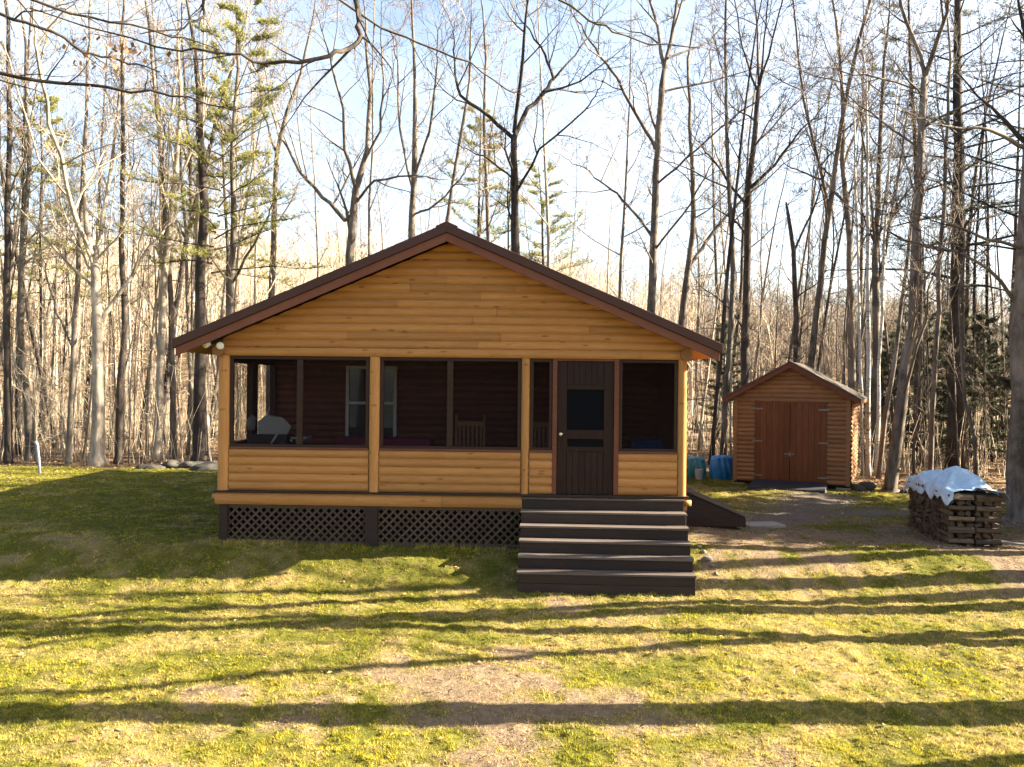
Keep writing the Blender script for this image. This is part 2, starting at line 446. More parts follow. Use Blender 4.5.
# ------------------------------------------------------------------ the ground
def axis(fine0, fine1, step, lo, hi, grow=1.12):
    a = list(np.arange(fine0, fine1 + 1e-6, step))
    s, x = step, fine1
    while x < hi: s *= grow; x += s; a.append(x)
    s, x, pre = step, fine0, []
    while x > lo: s *= grow; x -= s; pre.append(x)
    return np.array(pre[::-1] + a)
gx, gy = axis(-11, 9, 0.048, -420, 420), np.concatenate([np.arange(-20, 5.9, 1.5), np.arange(5.9, 13.6, .042), axis(13.62, 24, .09, 13.6, 520)])
GX, GY = np.meshgrid(gx, gy)
GZ = gheight(GX, GY)
gb, gg, gl, gd = masks(GX, GY)
def relief(x, y): return ((fbm(x * 3.2, y * 3.2, 40, 3) - 0.5) * 0.040 + (fbm(x * 9, y * 9, 44, 2) - 0.5) * 0.050)
GZ = GZ + relief(GX, GY) * (1 - .65 * np.maximum(gb, gg)) * (1 - smooth(27, 35, GY))
nx, ny = len(gx), len(gy)
me = bpy.data.meshes.new('ground')
idx = np.arange(nx * ny).reshape(ny, nx)
quads = np.stack([idx[:-1, :-1], idx[:-1, 1:], idx[1:, 1:], idx[1:, :-1]], -1).reshape(-1, 4)
def np_mesh(me, V, Fc, k, smooth_=True):
    me.vertices.add(len(V)); me.vertices.foreach_set('co', np.ascontiguousarray(V, dtype=np.float32).ravel())
    me.loops.add(Fc.size); me.loops.foreach_set('vertex_index', Fc.ravel().astype(np.int32))
    me.polygons.add(len(Fc)); me.polygons.foreach_set('loop_start', np.arange(0, Fc.size, k, dtype=np.int32))
    me.polygons.foreach_set('use_smooth', np.full(len(Fc), smooth_))
    me.update(calc_edges=True)
np_mesh(me, np.stack([GX, GY, GZ], -1).reshape(-1, 3), quads, 4)
for nm, arr in (('bare', gb), ('grav', gg), ('litter', gl), ('dry', gd)):
    a = me.attributes.new(nm, 'FLOAT', 'POINT'); a.data.foreach_set('value', np.ascontiguousarray(arr, dtype=np.float32).ravel())
me.materials.append(GROUND)
go = bpy.data.objects.new('ground', me); C.objects.link(go); go['kind'] = 'structure'
go['label'] = 'mossy yard ground running into leaf covered forest floor'

# grass blades over the turf
def make_grass():
    R = np.random.default_rng(5)
    N = 1900000
    D = 6.3 + (26 - 6.3) * R.random(N) ** 1.5
    px = R.uniform(-170, 1200, N)
    x = (px - CX) / F * D; y = D
    bare, grav, lit, dry = masks(x, y)
    keep = R.random(N) < (1 - 0.93 * bare) * (1 - grav * 0.96) * (1 - lit)
    tuft = .35 * fbm(x * 6, y * 6, 61, 2) + .65 * vnoise(x * 24, y * 24, 66)
    keep &= R.random(N) < np.clip((tuft - 0.30) * 2.6, 0.04, 1)
    # not under the buildings
    keep &= ~((x > -4.4) & (x < 2.75) & (y > 13.15))
    keep &= ~((x > 0.15) & (x < 2.6) & (y > 11.9) & (y < 13.3))
    bg_ = np.maximum(bare, grav)[keep]
    x, y, dry, tuft, D = x[keep], y[keep], dry[keep], tuft[keep], D[keep]
    n = len(x)
    z = gheight(x, y) + relief(x, y) * (1 - .65 * bg_) - 0.006
    h = (0.008 + 0.018 * R.random(n) ** 1.4) * (0.25 + 1.9 * tuft)
    edge = np.exp(-((13.12 - y) / .14) ** 2) * ((x > -4.5) & (x < .2)) + .25 * np.exp(-((11.80 - y) / .10) ** 2) * ((x > .05) & (x < 2.65))
    h = h * (1 + 1.6 * edge)
    wd = (0.0022 + 0.00030 * D) * R.uniform(0.7, 1.4, n)
    a = R.uniform(0, 2 * PI, n); lean = R.uniform(0.1, 1.3, n); la = R.uniform(0, 2 * PI, n)
    V = np.empty((n, 3, 3))
    V[:, 0] = np.stack([x - np.cos(a) * wd, y - np.sin(a) * wd, z], -1)
    V[:, 1] = np.stack([x + np.cos(a) * wd, y + np.sin(a) * wd, z], -1)
    V[:, 2] = np.stack([x + np.cos(la) * lean * h, y + np.sin(la) * lean * h, z + h], -1)
    m = bpy.data.meshes.new('grass')
    np_mesh(m, V.reshape(-1, 3), np.arange(n * 3).reshape(n, 3), 3, False)
    dr = np.clip(dry + R.normal(0, 0.22, n), 0, 1)[:, None]
    mo = np.clip((fbm(x * 1.3, y * 1.3, 71, 3) - 0.47) * 5, 0, 1)[:, None]
    g = np.array([0.190, 0.195, 0.014]); s = np.array([0.50, 0.385, 0.115]); mm = np.array([0.36, 0.32, 0.020])
    col = g * (1 - mo) + mm * mo
    col = col * (1 - dr) + s * dr
    col = col * (R.uniform(0.65, 1.25, n) * (.62 + .62 * vnoise(x * 15 + 7, y * 15, 68)))[:, None]
    at_ = m.attributes.new('col', 'FLOAT_COLOR', 'FACE')
    at_.data.foreach_set('color', np.concatenate([col, np.ones((n, 1))], 1).astype(np.float32).ravel())
    m.materials.append(GRASS)
    o = bpy.data.objects.new('grass', m); C.objects.link(o)
    tag(o, 'short patchy green and straw coloured lawn grass around the cabin', 'grass', None, 'stuff')
make_grass()

def make_leaves():
    R = np.random.default_rng(8)
    N = 60000
    D = 6.5 + 34 * R.random(N) ** 0.8
    px = R.uniform(-40, 1064, N)
    x = (px - CX) / F * D; y = D
    bare, grav, lit, dry = masks(x, y)
    keep = R.random(N) < np.clip(lit + 0.09 + 0.16 * bare * smooth(4, 7, x), 0, 1)
    keep &= ~((x > -4.4) & (x < 2.75) & (y > 13.1) & (y < 23.4))
    keep &= ~((x > 0.1) & (x < 2.65) & (y > 11.8) & (y < 13.3))
    bg_ = np.maximum(bare, grav)[keep]
    x, y, D = x[keep], y[keep], D[keep]; n = len(x)
    z = gheight(x, y) + relief(x, y) * (1 - .65 * bg_) + 0.004
    s = R.uniform(0.015, 0.034, n) * np.where(D > 20, 1.6, 1.0); a = R.uniform(0, 2 * PI, n); t = R.uniform(-0.6, 0.6, (n, 2))
    # crumbs of bark, twig and gravel on the bare soil
    M_ = 60000; D2 = R.uniform(6.4, 17, M_); x2 = (R.uniform(-20, 1044, M_) - CX) / F * D2
    b2, g2, l2, _ = masks(x2, D2); k2 = (R.random(M_) < .75 * np.maximum(b2, g2)) & ~((x2 > -4.4) & (x2 < 2.75) & (D2 > 13.1)) & ~((x2 > 0.1) & (x2 < 2.65) & (D2 > 11.8) & (D2 < 13.3))
    x2, D2 = x2[k2], D2[k2]; bg2 = np.maximum(b2, g2)[k2]; m2 = len(x2)
    x = np.concatenate([x, x2]); y = np.concatenate([y, D2]); z = np.concatenate([z, gheight(x2, D2) + relief(x2, D2) * (1 - .65 * bg2) + .002])
    s = np.concatenate([s, R.uniform(.004, .014, m2)]); a = np.concatenate([a, R.uniform(0, 2 * PI, m2)]); t = np.concatenate([t, R.uniform(-.9, .9, (m2, 2))]); n = n + m2
    V = np.empty((n, 4, 3))
    for k, (u, v) in enumerate(((1, 0), (0, .55), (-1, 0), (0, -.55))):
        lx = (np.cos(a) * u - np.sin(a) * v) * s; ly = (np.sin(a) * u + np.cos(a) * v) * s
        V[:, k] = np.stack([x + lx, y + ly, z + 0.01 + lx * t[:, 0] + ly * t[:, 1] + (0.3 * s if k % 2 else 0)], -1)
    m = bpy.data.meshes.new('fallen_leaves')
    np_mesh(m, V.reshape(-1, 3), np.arange(n * 4).reshape(n, 4), 4, False)
    at_ = m.attributes.new('tint', 'FLOAT', 'FACE'); at_.data.foreach_set('value', R.random(n).astype(np.float32))
    m.materials.append(LEAF)
    o = bpy.data.objects.new('fallen_leaves', m); C.objects.link(o)
    tag(o, 'dry brown fallen leaves scattered on lawn and forest floor', 'leaves', None, 'stuff')
make_leaves()

# ------------------------------------------------------------------ log siding
def siding(mb, z0, z1, course, xlim, y0, bulge, rng, seg=(1.2, 3.2), mi=0, joints=True):
    """half-round log courses facing -y, each board its own strip"""
    z, rows = z0, 7
    while z < z1 - 0.01:
        top = min(z + course, z1)
        xa0, xb0 = xlim(z + 0.001)
        x, first = xa0, True
        cuts = [xa0]
        if joints:
            x = xa0 + rng.uniform(0.5, seg[1])
            while x < xb0 - 0.5:
                cuts.append(x); x += rng.uniform(*seg)
        cuts.append(xb0)
        for i in range(len(cuts) - 1):
            vs_, fs = [], []
            g0 = 0.003 if i > 0 else 0.0
            g1 = 0.003 if i < len(cuts) - 2 else 0.0
            for r in range(rows):
                t = r / (rows - 1)
                zz = z + (top - z) * t
                xa, xb = xlim(zz)
                yy = y0 - bulge * (1 - abs(2 * t - 1) ** 2.4)
                a = min(max(cuts[i] + g0, xa), xb); b = max(min(cuts[i + 1] - g1, xb), xa)
                if i == 0: a = xa
                if i == len(cuts) - 2: b = xb
                if b < a: b = a
                vs_ += [(a, yy, zz), (b, yy, zz)]
            for r in range(rows - 1):
                fs.append((2 * r, 2 * r + 1, 2 * r + 3, 2 * r + 2))
            mb.add(vs_, fs, rng.random(), mi, True)
        z = top

# ------------------------------------------------------------------ the cabin
rng = random.Random(3)
HX, HY, HR = -0.915, 13.2, math.radians(-1.5)
HW, HD = 3.53, 10.0                       # half width, depth
cabin = thing('cabin', 'golden log sided cabin with brown gable roof and screened front porch', 'cabin', (HX, HY, 0), HR)
FL, TOPW, RIDGE, SLOPE, EAVE = 0.735, 2.80, 4.75, 0.43, 4.02
ROX = -.05

def hx(px, y=450):                        # photo column on the front plane -> cabin x
    return at(px, y, HY).x - HX

# floor, rim, skirt
m = MB(); m.box(-HW - .03, HW + .03, -.05, 0.10, FL, FL + .032); m.box(-HW, HW, .10, 2.7, FL, FL + .03); m.build('porch_floor', STEP, cabin, .004)
m = MB(); siding(m, .555, FL - .004, .176, lambda z: (-HW - .02, hx(522.5)), -.005, .028, rng); m.box(-HW - .02, HW + .02, .035, .06, .555, FL - .004); m.build('rim_log', WOOD, cabin)
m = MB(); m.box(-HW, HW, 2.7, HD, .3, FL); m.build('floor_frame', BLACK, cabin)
for x in (-HW - .06, HW + .06):
    m = MB(); s = 1 if x > 0 else -1
    m.tube([(x - s * .12, .05, .66), (x + s * .02, .05, .66)], [.045, .045], 12); m.build('rim_log_end', WOOD, cabin)
for x0, x1 in ((hx(217.5), hx(226)), (hx(365.5), hx(378)), (HW - .14, HW)):
    m = MB(); m.box(x0, x1, -.012, .13, -.25, .553); m.build('skirt_post', STEP, cabin, .005)

def lattice(x0, x1, z0, z1, name):
    m = MB()
    pitch, wd = .124, .030
    def clip(poly):
        def cut(poly, inside, inter):
            out = []
            for i in range(len(poly)):
                a, b = poly[i - 1], poly[i]
                if inside(b):
                    if not inside(a): out.append(inter(a, b))
                    out.append(b)
                elif inside(a): out.append(inter(a, b))
            return out
        def lin(ax, val):
            def f(a, b):
                t = (val - a[ax]) / (b[ax] - a[ax]); return (a[0] + (b[0] - a[0]) * t, a[1] + (b[1] - a[1]) * t)
            return f
        for ax, val, sg in ((0, x0, 1), (0, x1, -1), (1, z0, 1), (1, z1, -1)):
            if not poly: return []
            poly = cut(poly, lambda p, ax=ax, val=val, sg=sg: (p[ax] - val) * sg >= -1e-9, lin(ax, val))
        return poly
    for d, yy in ((1, .040), (-1, .050)):
        c = x0 - (z1 - z0) - .2
        while c < x1 + (z1 - z0) + .2:
            hw = wd * .7071
            L = z1 - z0
            p = [(c - hw, z0), (c + hw, z0), (c + hw + d * L, z1), (c - hw + d * L, z1)]
            p = clip(p)
            if len(p) >= 3: m.prism(p, yy, yy + .008, rng.random())
            c += pitch
    m.box(x0, x1, .034, .062, z0 - .012, z0 + .03); m.box(x0, x1, .034, .062, z1 - .03, z1 + .012)
    return m.build(name, LATT, cabin)
lattice(hx(226) + .002, hx(365.5) - .002, -.03, .535, 'lattice_panel')
lattice(hx(378) + .002, hx(522), -.03, .535, 'lattice_panel')
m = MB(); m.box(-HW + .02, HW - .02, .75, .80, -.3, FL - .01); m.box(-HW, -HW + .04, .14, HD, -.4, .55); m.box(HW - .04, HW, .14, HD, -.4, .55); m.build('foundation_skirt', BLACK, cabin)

# posts on the front
post_x = [(hx(217), hx(229)), (hx(368), hx(379)), (hx(520.6), hx(529.4)), (hx(679), hx(688))]
post_x[0] = (-HW, -HW + .18); post_x[3] = (HW - .14, HW)
for x0, x1 in post_x:
    m = MB(); cx, r = (x0 + x1) / 2, (x1 - x0) / 2
    pts = []
    for k in range(13):
        a = PI + PI * k / 12
        pts.append((cx + r * math.cos(a), .045 + r * .95 * math.sin(a)))
    n_ = len(pts)
    pts += [(x1, .12), (x0, .12)]
    n_ = len(pts)
    v = [(p[0], p[1], FL + .033) for p in pts] + [(p[0], p[1], TOPW - .002) for p in pts]
    m.add(v, [(i, (i + 1) % n_, n_ + (i + 1) % n_, n_ + i) for i in range(n_)], rng.random(), 0, False)
    m.add(v, [tuple(range(n_))[::-1], tuple(range(n_, 2 * n_))], .5)
    m.build('post', POSTW, cabin)

# front beam and gable
def gable_lim(z):
    t = max(0.0, (RIDGE - .21 - z) / SLOPE)
    return (-min(HW, t), min(HW, t))
m = MB(); siding(m, TOPW, TOPW + .125, .125, lambda z: (-HW, HW), -.015, .032, rng, (2.5, 4.5)); m.box(-HW, HW, .02, .14, TOPW, TOPW + .125); m.build('top_beam', WOOD, cabin)
m = MB(); siding(m, TOPW + .125, RIDGE - .215, .122, gable_lim, 0, .032, rng)
m.prism([(-HW, TOPW + .126), (HW, TOPW + .126), (HW, RIDGE - .25 - SLOPE * HW), (0, RIDGE - .25), (-HW, RIDGE - .25 - SLOPE * HW)], .004, .05); m.build('gable_wall', WOOD, cabin)
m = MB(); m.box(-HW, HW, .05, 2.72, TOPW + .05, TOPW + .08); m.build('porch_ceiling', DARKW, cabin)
for s in (-1, 1):
    m = MB(); x = s * (HW - .04)
    m.tube([(x, -.13, TOPW + .07), (x, .10, TOPW + .07)], [.085, .085], 14); m.build('beam_end', SHEDW, cabin)

# knee walls
SILL = 1.395
for x0, x1 in ((post_x[0][1], post_x[1][0]), (post_x[1][1], post_x[2][0]), (post_x[2][1], hx(552)), (hx(618), post_x[3][0])):
    m = MB(); siding(m, FL + .034, SILL, (SILL - FL - .034) / 5, lambda z, a=x0, b=x1: (a + .001, b - .001), .02, .030, rng, joints=False)
    m.box(x0 + .001, x1 - .001, .025, .10, FL + .034, SILL); m.build('knee_wall', WOOD, cabin)

# screened windows: frame > screen, sill
def screen_window(x0, x1, mull=None, z0=SILL, z1=TOPW):
    m = MB(); t = .052
    m.box(x0 + .002, x1 - .002, .012, .075, z0 + .002, z0 + .07); m.box(x0 + .002, x1 - .002, .012, .075, z1 - t, z1 - .004)
    m.box(x0 + .002, x0 + t, .012, .075, z0 + .072, z1 - t - .002); m.box(x1 - t, x1 - .002, .012, .075, z0 + .072, z1 - t - .002)
    if mull: m.box(mull - .045, mull + .045, .014, .075, z0 + .072, z1 - t - .002)
    fr = m.build('screen_frame', FRAME, cabin, .004)
    m = MB(); m.box(x0 + .004, x1 - .004, -.008, .010, z0 + .003, z0 + .030); m.build('sill', TRIM, fr, .004)
    for a, b in (((x0, mull), (mull, x1)) if mull else ((x0, x1),)):
        m = MB(); m.add([(a, .05, z0), (b, .05, z0), (b, .05, z1), (a, .05, z1)], [(0, 1, 2, 3)]); m.build('screen', SCREEN, fr)
screen_window(post_x[0][1], post_x[1][0], hx(297.8))
screen_window(post_x[1][1], post_x[2][0], hx(449.3))
screen_window(post_x[2][1], hx(552))
screen_window(hx(618), post_x[3][0])
for a, b in ((hx(552), hx(556.5)), (hx(613.2), hx(618))):
    m = MB(); m.box(a, b, -.006, .10, FL + .034, TOPW - .002); m.build('door_jamb', mat_trim if False else TRIM, cabin, .004)
m = MB(); m.box(hx(556.5), hx(613.2), -.004, .10, TOPW - .035, TOPW - .002); m.build('door_head', TRIM, cabin, .004)

# front door: frame of boards, beadboard panels, glass lights, knob
dx0, dx1, dz0, dz1 = hx(556.7), hx(613.0), FL + .036, TOPW - .038
dm = MB(); st = .10
gx0, gx1 = hx(567), hx(602.5)
zA, zB, zC, zD = 1.485, 1.60, 1.735, 2.34           # lower light bottom/top, main light bottom/top
dm.box(dx0 + .003, gx0 - .01, .020, .06, dz0, dz1); dm.box(gx1 + .01, dx1 - .003, .020, .06, dz0, dz1)
for a, b in ((zA - .07, zA), (zB, zC), (zD, zD + .07)): dm.box(gx0 - .009, gx1 + .009, .018, .06, a, b)
dm.box(gx0 - .009, gx0 + .0, .018, .06, zA + .001, zB - .001); 
for z0, z1 in ((dz0, zA - .071), (zD + .071, dz1)):
    nb = 6; bw = (gx1 - gx0 + .018) / nb
    for k in range(nb):
        x0 = gx0 - .009 + k * bw
        dm.box(x0 + .004, x0 + bw - .004, .026, .056, z0, z1, rng.random())
    dm.box(gx0 - .009, gx1 + .009, .034, .055, z0, z1, .1)
door = dm.build('screen_door', DOORW, cabin, .003)
for a, b in ((zA, zB), (zC, zD)):
    m = MB(); m.box(gx0 - .008, gx1 + .008, .040, .046, a, b); m.build('pane', GLASS, door)
m = MB(); kx = hx(560.3)
m.tube([(kx, .02, 1.675), (kx, -.015, 1.675), (kx, -.03, 1.675), (kx, -.055, 1.675), (kx, -.068, 1.675)], [.028, .012, .020, .030, .014], 14); m.build('knob', BRASS, door)

# inner wall with the white window, side walls of the porch
IW = 2.7
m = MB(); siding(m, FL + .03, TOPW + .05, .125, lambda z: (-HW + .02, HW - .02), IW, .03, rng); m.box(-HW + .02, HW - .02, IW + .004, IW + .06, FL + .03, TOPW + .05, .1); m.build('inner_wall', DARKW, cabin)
wx0, wx1 = at(342, 400, 15.9).x - HX, at(393, 400, 15.9).x - HX
wz0, wz1 = 1.33, 2.71
m = MB(); t = .055; zm = 2.04
for a, b, c, d in ((wx0, wx1, wz1 - t, wz1), (wx0, wx1, wz0, wz0 + t), (wx0, wx0 + t, wz0 + t, wz1 - t), (wx1 - t, wx1, wz0 + t, wz1 - t), (wx0 + t, wx1 - t, zm - .025, zm + .025)):
    m.box(a, b, IW - .075, IW - .005, c, d)
m.box((wx0 + wx1) / 2 - .012, (wx0 + wx1) / 2 + .012, IW - .05, IW - .034, zm + .026, wz1 - t)
win = m.build('window', mat_plain('off_white_frame', (.40, .40, .40), .5), cabin, .003)
m = MB(); m.box(wx0 + .01, wx1 - .01, IW - .033, IW - .027, wz0 + .01, wz1 - .01); m.build('pane', GLASSR, win)

# left porch side: knee wall, post, screens; right porch side: solid logs with a door
m = MB(); m.M = Matrix.Translation((-HW, 0, 0)) @ Matrix.Rotation(-PI / 2, 4, 'Z')
siding(m, FL + .03, SILL, .125, lambda z: (-IW, -.12), 0.0, .03, rng, joints=False); m.box(-IW, -.12, .004, .08, FL + .03, SILL); m.build('knee_wall', WOOD, cabin)
m = MB(); m.M = Matrix.Translation((-HW, 0, 0)) @ Matrix.Rotation(-PI / 2, 4, 'Z')
m.box(-IW, -.12, 0.0, .09, SILL + .002, SILL + .06); m.box(-IW, -.12, 0.0, .09, TOPW - .10, TOPW + .05)
m.box(-1.62, -1.34, 0.0, .10, SILL + .061, TOPW - .101); m.box(-IW, -IW + .10, 0.0, .10, SILL + .061, TOPW - .101)
sf = m.build('screen_frame', FRAME, cabin)
m = MB(); m.add([(-HW + .05, .12, SILL), (-HW + .05, IW, SILL), (-HW + .05, IW, TOPW), (-HW + .05, .12, TOPW)], [(0, 1, 2, 3)]); m.build('screen', SCREEN, sf)
m = MB(); m.M = Matrix.Translation((HW, 0, 0)) @ Matrix.Rotation(PI / 2, 4, 'Z')
siding(m, FL + .03, TOPW + .12, .125, lambda z: (.12, HD), 0.0, .03, rng); m.box(IW + .01, HD, .004, .08, FL + .03, TOPW + .12); m.build('side_wall', WOOD, cabin)
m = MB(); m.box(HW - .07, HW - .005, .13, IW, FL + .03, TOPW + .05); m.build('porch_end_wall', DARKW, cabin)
m = MB(); m.M = Matrix.Translation((-HW, 0, 0)) @ Matrix.Rotation(-PI / 2, 4, 'Z')
siding(m, FL + .03, TOPW + .12, .125, lambda z: (-HD, -IW - .001), 0.0, .03, rng); m.box(-HD, -IW - .001, .004, .08, FL + .03, TOPW + .12); m.build('side_wall', WOOD, cabin)
m = MB(); m.M = Matrix.Translation((0, HD, 0)) @ Matrix.Rotation(PI, 4, 'Z')
siding(m, FL, RIDGE - .215, .125, gable_lim, 0.0, .03, rng); m.build('back_wall', WOOD, cabin)

# roof: two slabs, drip edge and barge boards
FO = .40
for s in (-1, 1):
    m = MB()
    def sl(x, z): return (s * x + ROX, z)
    def slab(x0, x1, dz0, dz1, y0, y1, mb, tint=.5):
        p = [sl(x0, RIDGE - SLOPE * x0 + dz0), sl(x1, RIDGE - SLOPE * x1 + dz0), sl(x1, RIDGE - SLOPE * x1 + dz1), sl(x0, RIDGE - SLOPE * x0 + dz1)]
        if s < 0: p = p[::-1]
        mb.prism(p, y0, y1, tint)
    slab(0, EAVE, -.135, 0, -FO, HD + FO, m)
    for k in range(1, 16):                       # standing seams of the sheet roof
        yk = -FO + k * .68
        slab(.05, EAVE, .0005, .022, yk, yk + .02, m)
    rf = m.build('roof', ROOFE, cabin, .006)
    m = MB(); slab(0.0, EAVE - .04, -.265, -.137, -FO + .035, -FO + .075, m); m.build('barge_board', FASC, cabin, .004)
    m = MB(); slab(HW + .03, EAVE - .045, -.20, -.138, -FO + .077, HD + FO - .05, m); slab(0.0, HW + .029, -.20, -.138, -FO + .077, -.04, m, .6); m.build('soffit', WOOD, cabin)
m = MB()
m.prism([(a_ + ROX, b_) for a_, b_ in ((-.16, RIDGE - .16 * SLOPE + .002), (.16, RIDGE - .16 * SLOPE + .002), (.16, RIDGE - .16 * SLOPE + .02), (0, RIDGE + .022), (-.16, RIDGE - .16 * SLOPE + .02))], -FO - .004, HD + FO + .004); m.build('ridge_cap', ROOFE, cabin)

# twin floodlight under the left eave
fx, fz = at(208, 343, 13.0).x - HX, at(208, 343, 13.0).z
m = MB(); m.tube([(fx + .08, -.01, fz + .03), (fx + .08, -.07, fz + .03)], [.055, .05], 12); m.tube([(fx + .08, -.06, fz + .02), (fx - .03, -.13, fz)], [.015, .015], 8); m.tube([(fx + .08, -.06, fz + .02), (fx + .08, -.14, fz - .01)], [.015, .015], 8)
m.box(fx + .02, fx + .14, -.16, -.09, fz + .0, fz + .06)
fl = m.build('floodlight', BLACKP, cabin)
for ox, oz, d in ((-.05, 0, (-.5, -.85, -.25)), (.13, -.015, (.25, -.9, -.3))):
    d = Vector(d).normalized(); p = Vector((fx + ox, -.12, fz + oz)); m = MB()
    m.tube([p - d * .05, p - d * .02, p + d * .05, p + d * .075, p + d * .08], [.02, .04, .055, .056, .03], 14); m.build('lamp', WHITE, fl)

# ------------------------------------------------------------------ porch steps
steps = thing('porch_steps', 'six wide dark brown wooden steps in front of the porch door', 'steps', (1.365, 13.085, 0), math.radians(-3.2))
SWH, RISE, RUN = 1.195, .171, .243
for k in range(6):
    zt = FL - .012 - RISE * k
    y1 = -RUN * k
    zb = zt - RISE if k < 5 else -.55
    m = MB()
    d = RUN if k else .03
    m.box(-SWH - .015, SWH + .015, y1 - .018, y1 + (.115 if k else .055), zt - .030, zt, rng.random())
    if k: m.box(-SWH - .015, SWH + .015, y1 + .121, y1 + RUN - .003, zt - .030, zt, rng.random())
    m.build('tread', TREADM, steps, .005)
    m = MB()
    if k < 5: m.box(-SWH, SWH, y1, y1 + .025, zb + .002, zt - .031, rng.random())
    else:
        m.box(-SWH, SWH, y1, y1 + .025, zt - .150, zt - .031, rng.random()); m.box(-SWH, SWH, y1, y1 + .025, zb, zt - .154, rng.random())
    m.build('riser', STEP, steps, .003)
for s in (-1, 1):
    m = MB()
    for k in range(6):
        zt = FL - .012 - RISE * k - .031
        m.box(s * SWH - (.03 if s > 0 else 0.0) , s * SWH + (.03 if s < 0 else 0.0), -RUN * k + .026, -RUN * k + RUN + .025 if k else .04, -.55, zt)
    m.build('stringer', STEP, steps)

# ------------------------------------------------------------------ side ramp
ramp = thing('side_ramp', 'dark brown wooden ramp dropping from the side of the porch', 'ramp', (0, 0, 0))
y0, y1 = 15.0, 15.9
xa, za, xb, zb = 2.70, .74, 3.98, .20
m = MB(); m.prism([(xa, za - .045), (xb, zb - .045), (xb, zb), (xa, za)], y0 + .06, y1); m.build('deck', STEP, ramp, .004)
m = MB(); m.prism([(xa, za - .02), (xa, .12), (xb, .12), (xb, zb - .02)], y0 + .03, y0 + .055); m.build('side_panel', STEP, ramp)
m = MB(); m.box(xa, xb + .03, y0 - .01, y0 + .028, .02, .155); m.box(xb + .001, xb + .03, y0 + .03, y1, .0, zb - .01); m.build('base_board', FRAME, ramp, .004)
for yy in (y0 - .005, y1 - .04):
    m = MB(); m.prism([(xa, za - .015), (xb + .02, zb - .02), (xb + .02, zb + .035), (xa, za + .045)], yy + .0, yy + .033); m.build('curb_rail', TREADM, ramp, .006)  # pale tread colour stands in for sunlight along the rail
sl_ = MB(); sl_.box(-.35, .35, -.22, .22, -.05, .05)
o = sl_.build('stepping_slab', CONC, None, .012); o.location = (4.50, 15.75, gz(4.5, 15.75) - .02); o.rotation_euler = (0, 0, .2)
tag(o, 'pale flat slab lying on the ground at foot of the side ramp', 'slab')

# ------------------------------------------------------------------ furniture in the porch
def on_floor(px, D): return (at(px, 430, D).x, D, FL + .03)
def rocking_chair(px, D, label, rz):
    t = thing('rocking_chair', label, 'chair', on_floor(px, D), rz, 'slat back chairs in the porch')
    w_, d_ = .235, .22
    m = MB(); m.box(-w_, w_, -d_, d_, .40, .43); m.build('seat', CHAIRW, t, .006)
    m = MB()
    m.box(-w_ + .02, w_ - .02, d_ - .02, d_ + .01, .93, 1.01); m.box(-w_ + .02, w_ - .02, d_ - .02, d_ + .005, .50, .55)
    for k in range(6):
        x = -w_ + .055 + k * (2 * w_ - .11) / 5
        m.box(x - .018, x + .018, d_ - .012, d_ + .004, .55, .93)
    m.build('backrest', CHAIRW, t, .003)
    for s in (-1, 1):
        m = MB(); m.tube([(s * w_, d_, .08), (s * w_, d_, .5), (s * w_, d_ + .03, 1.12)], [.02, .022, .016], 8); m.build('leg', CHAIRW, t)
        m = MB(); m.tube([(s * w_, -d_, .08), (s * w_, -d_, .62)], [.02, .02], 8); m.build('leg', CHAIRW, t)
        m = MB(); m.box(s * w_ - .035, s * w_ + .035, -d_ - .05, d_ - .03, .62, .645); m.build('armrest', CHAIRW, t, .006)
        m = MB(); m.tube([(s * w_, -.42, .06), (s * w_, -.2, .015), (s * w_, .1, .02), (s * w_, .42, .10)], [.018] * 4, 8); m.build('rocker', CHAIRW, t)
rocking_chair(471, 15.05, 'brown slat back chair behind the wide middle screen', PI)
rocking_chair(541, 15.05, 'brown slat back chair behind the narrow screen beside the door', PI)
t = thing('porch_table', 'low table with magenta cloth behind the porch screens', 'table', on_floor(386, 14.9))
m = MB(); m.box(-.75, .75, -.35, .35, .67, .70); m.build('tabletop', CHAIRW, t)
for sx in (-1, 1):
    for sy in (-1, 1):
        m = MB(); m.box(sx * .68 - .03, sx * .68 + .03, sy * .29 - .03, sy * .29 + .03, 0, .67); m.build('leg', CHAIRW, t)
m = MB(); m.box(-.77, .77, -.37, .37, .702, .712); m.box(-.775, .775, -.378, -.372, .50, .712); m.box(-.778, -.772, -.37, .37, .50, .712); m.box(.772, .778, -.37, .37, .50, .712)
o = m.build('tablecloth', CLOTH); o.location = t.location; tag(o, 'magenta tablecloth on the porch table', 'tablecloth')
t = thing('barbecue_grill', 'black barbecue grill with grey hood in the corner of the screened porch', 'grill', on_floor(272, 14.45))
m = MB(); m.box(-.30, .34, -.2, .2, .12, .60); m.build('cart', BLACKP, t, .01)
m = MB(); m.box(-.34, .30, -.24, .24, .60, .78); m.build('firebox', BLACKP, t, .02)
m = MB(); m.M = Matrix.Rotation(.30, 4, 'Z')
hexp = [(-.22, .79), (.24, .79), (.30, .92), (.16, 1.06), (-.08, 1.10), (-.22, .98)]
m.prism(hexp, -.23, .23); m.build('hood', GREYP, t, .012)
m = MB(); m.tube([(-.26, -.27, .86), (-.26, -.27, 1.0), (-.24, -.24, 1.06), (-.20, -.2, 1.05)], [.06, .075, .06, .02], 10); m.build('gas_bottle_cover', mat_plain('charcoal_cover', (.10, .10, .11), .7), t)
m = MB(); m.box(.36, .62, -.2, .2, .72, .75); m.build('side_shelf', GREYP, t, .006)
for k in range(3):
    m = MB(); m.tube([(.38 + k * .09, -.215, .70), (.38 + k * .09, -.25, .70)], [.025, .022], 10); m.build('knob', METAL, t)
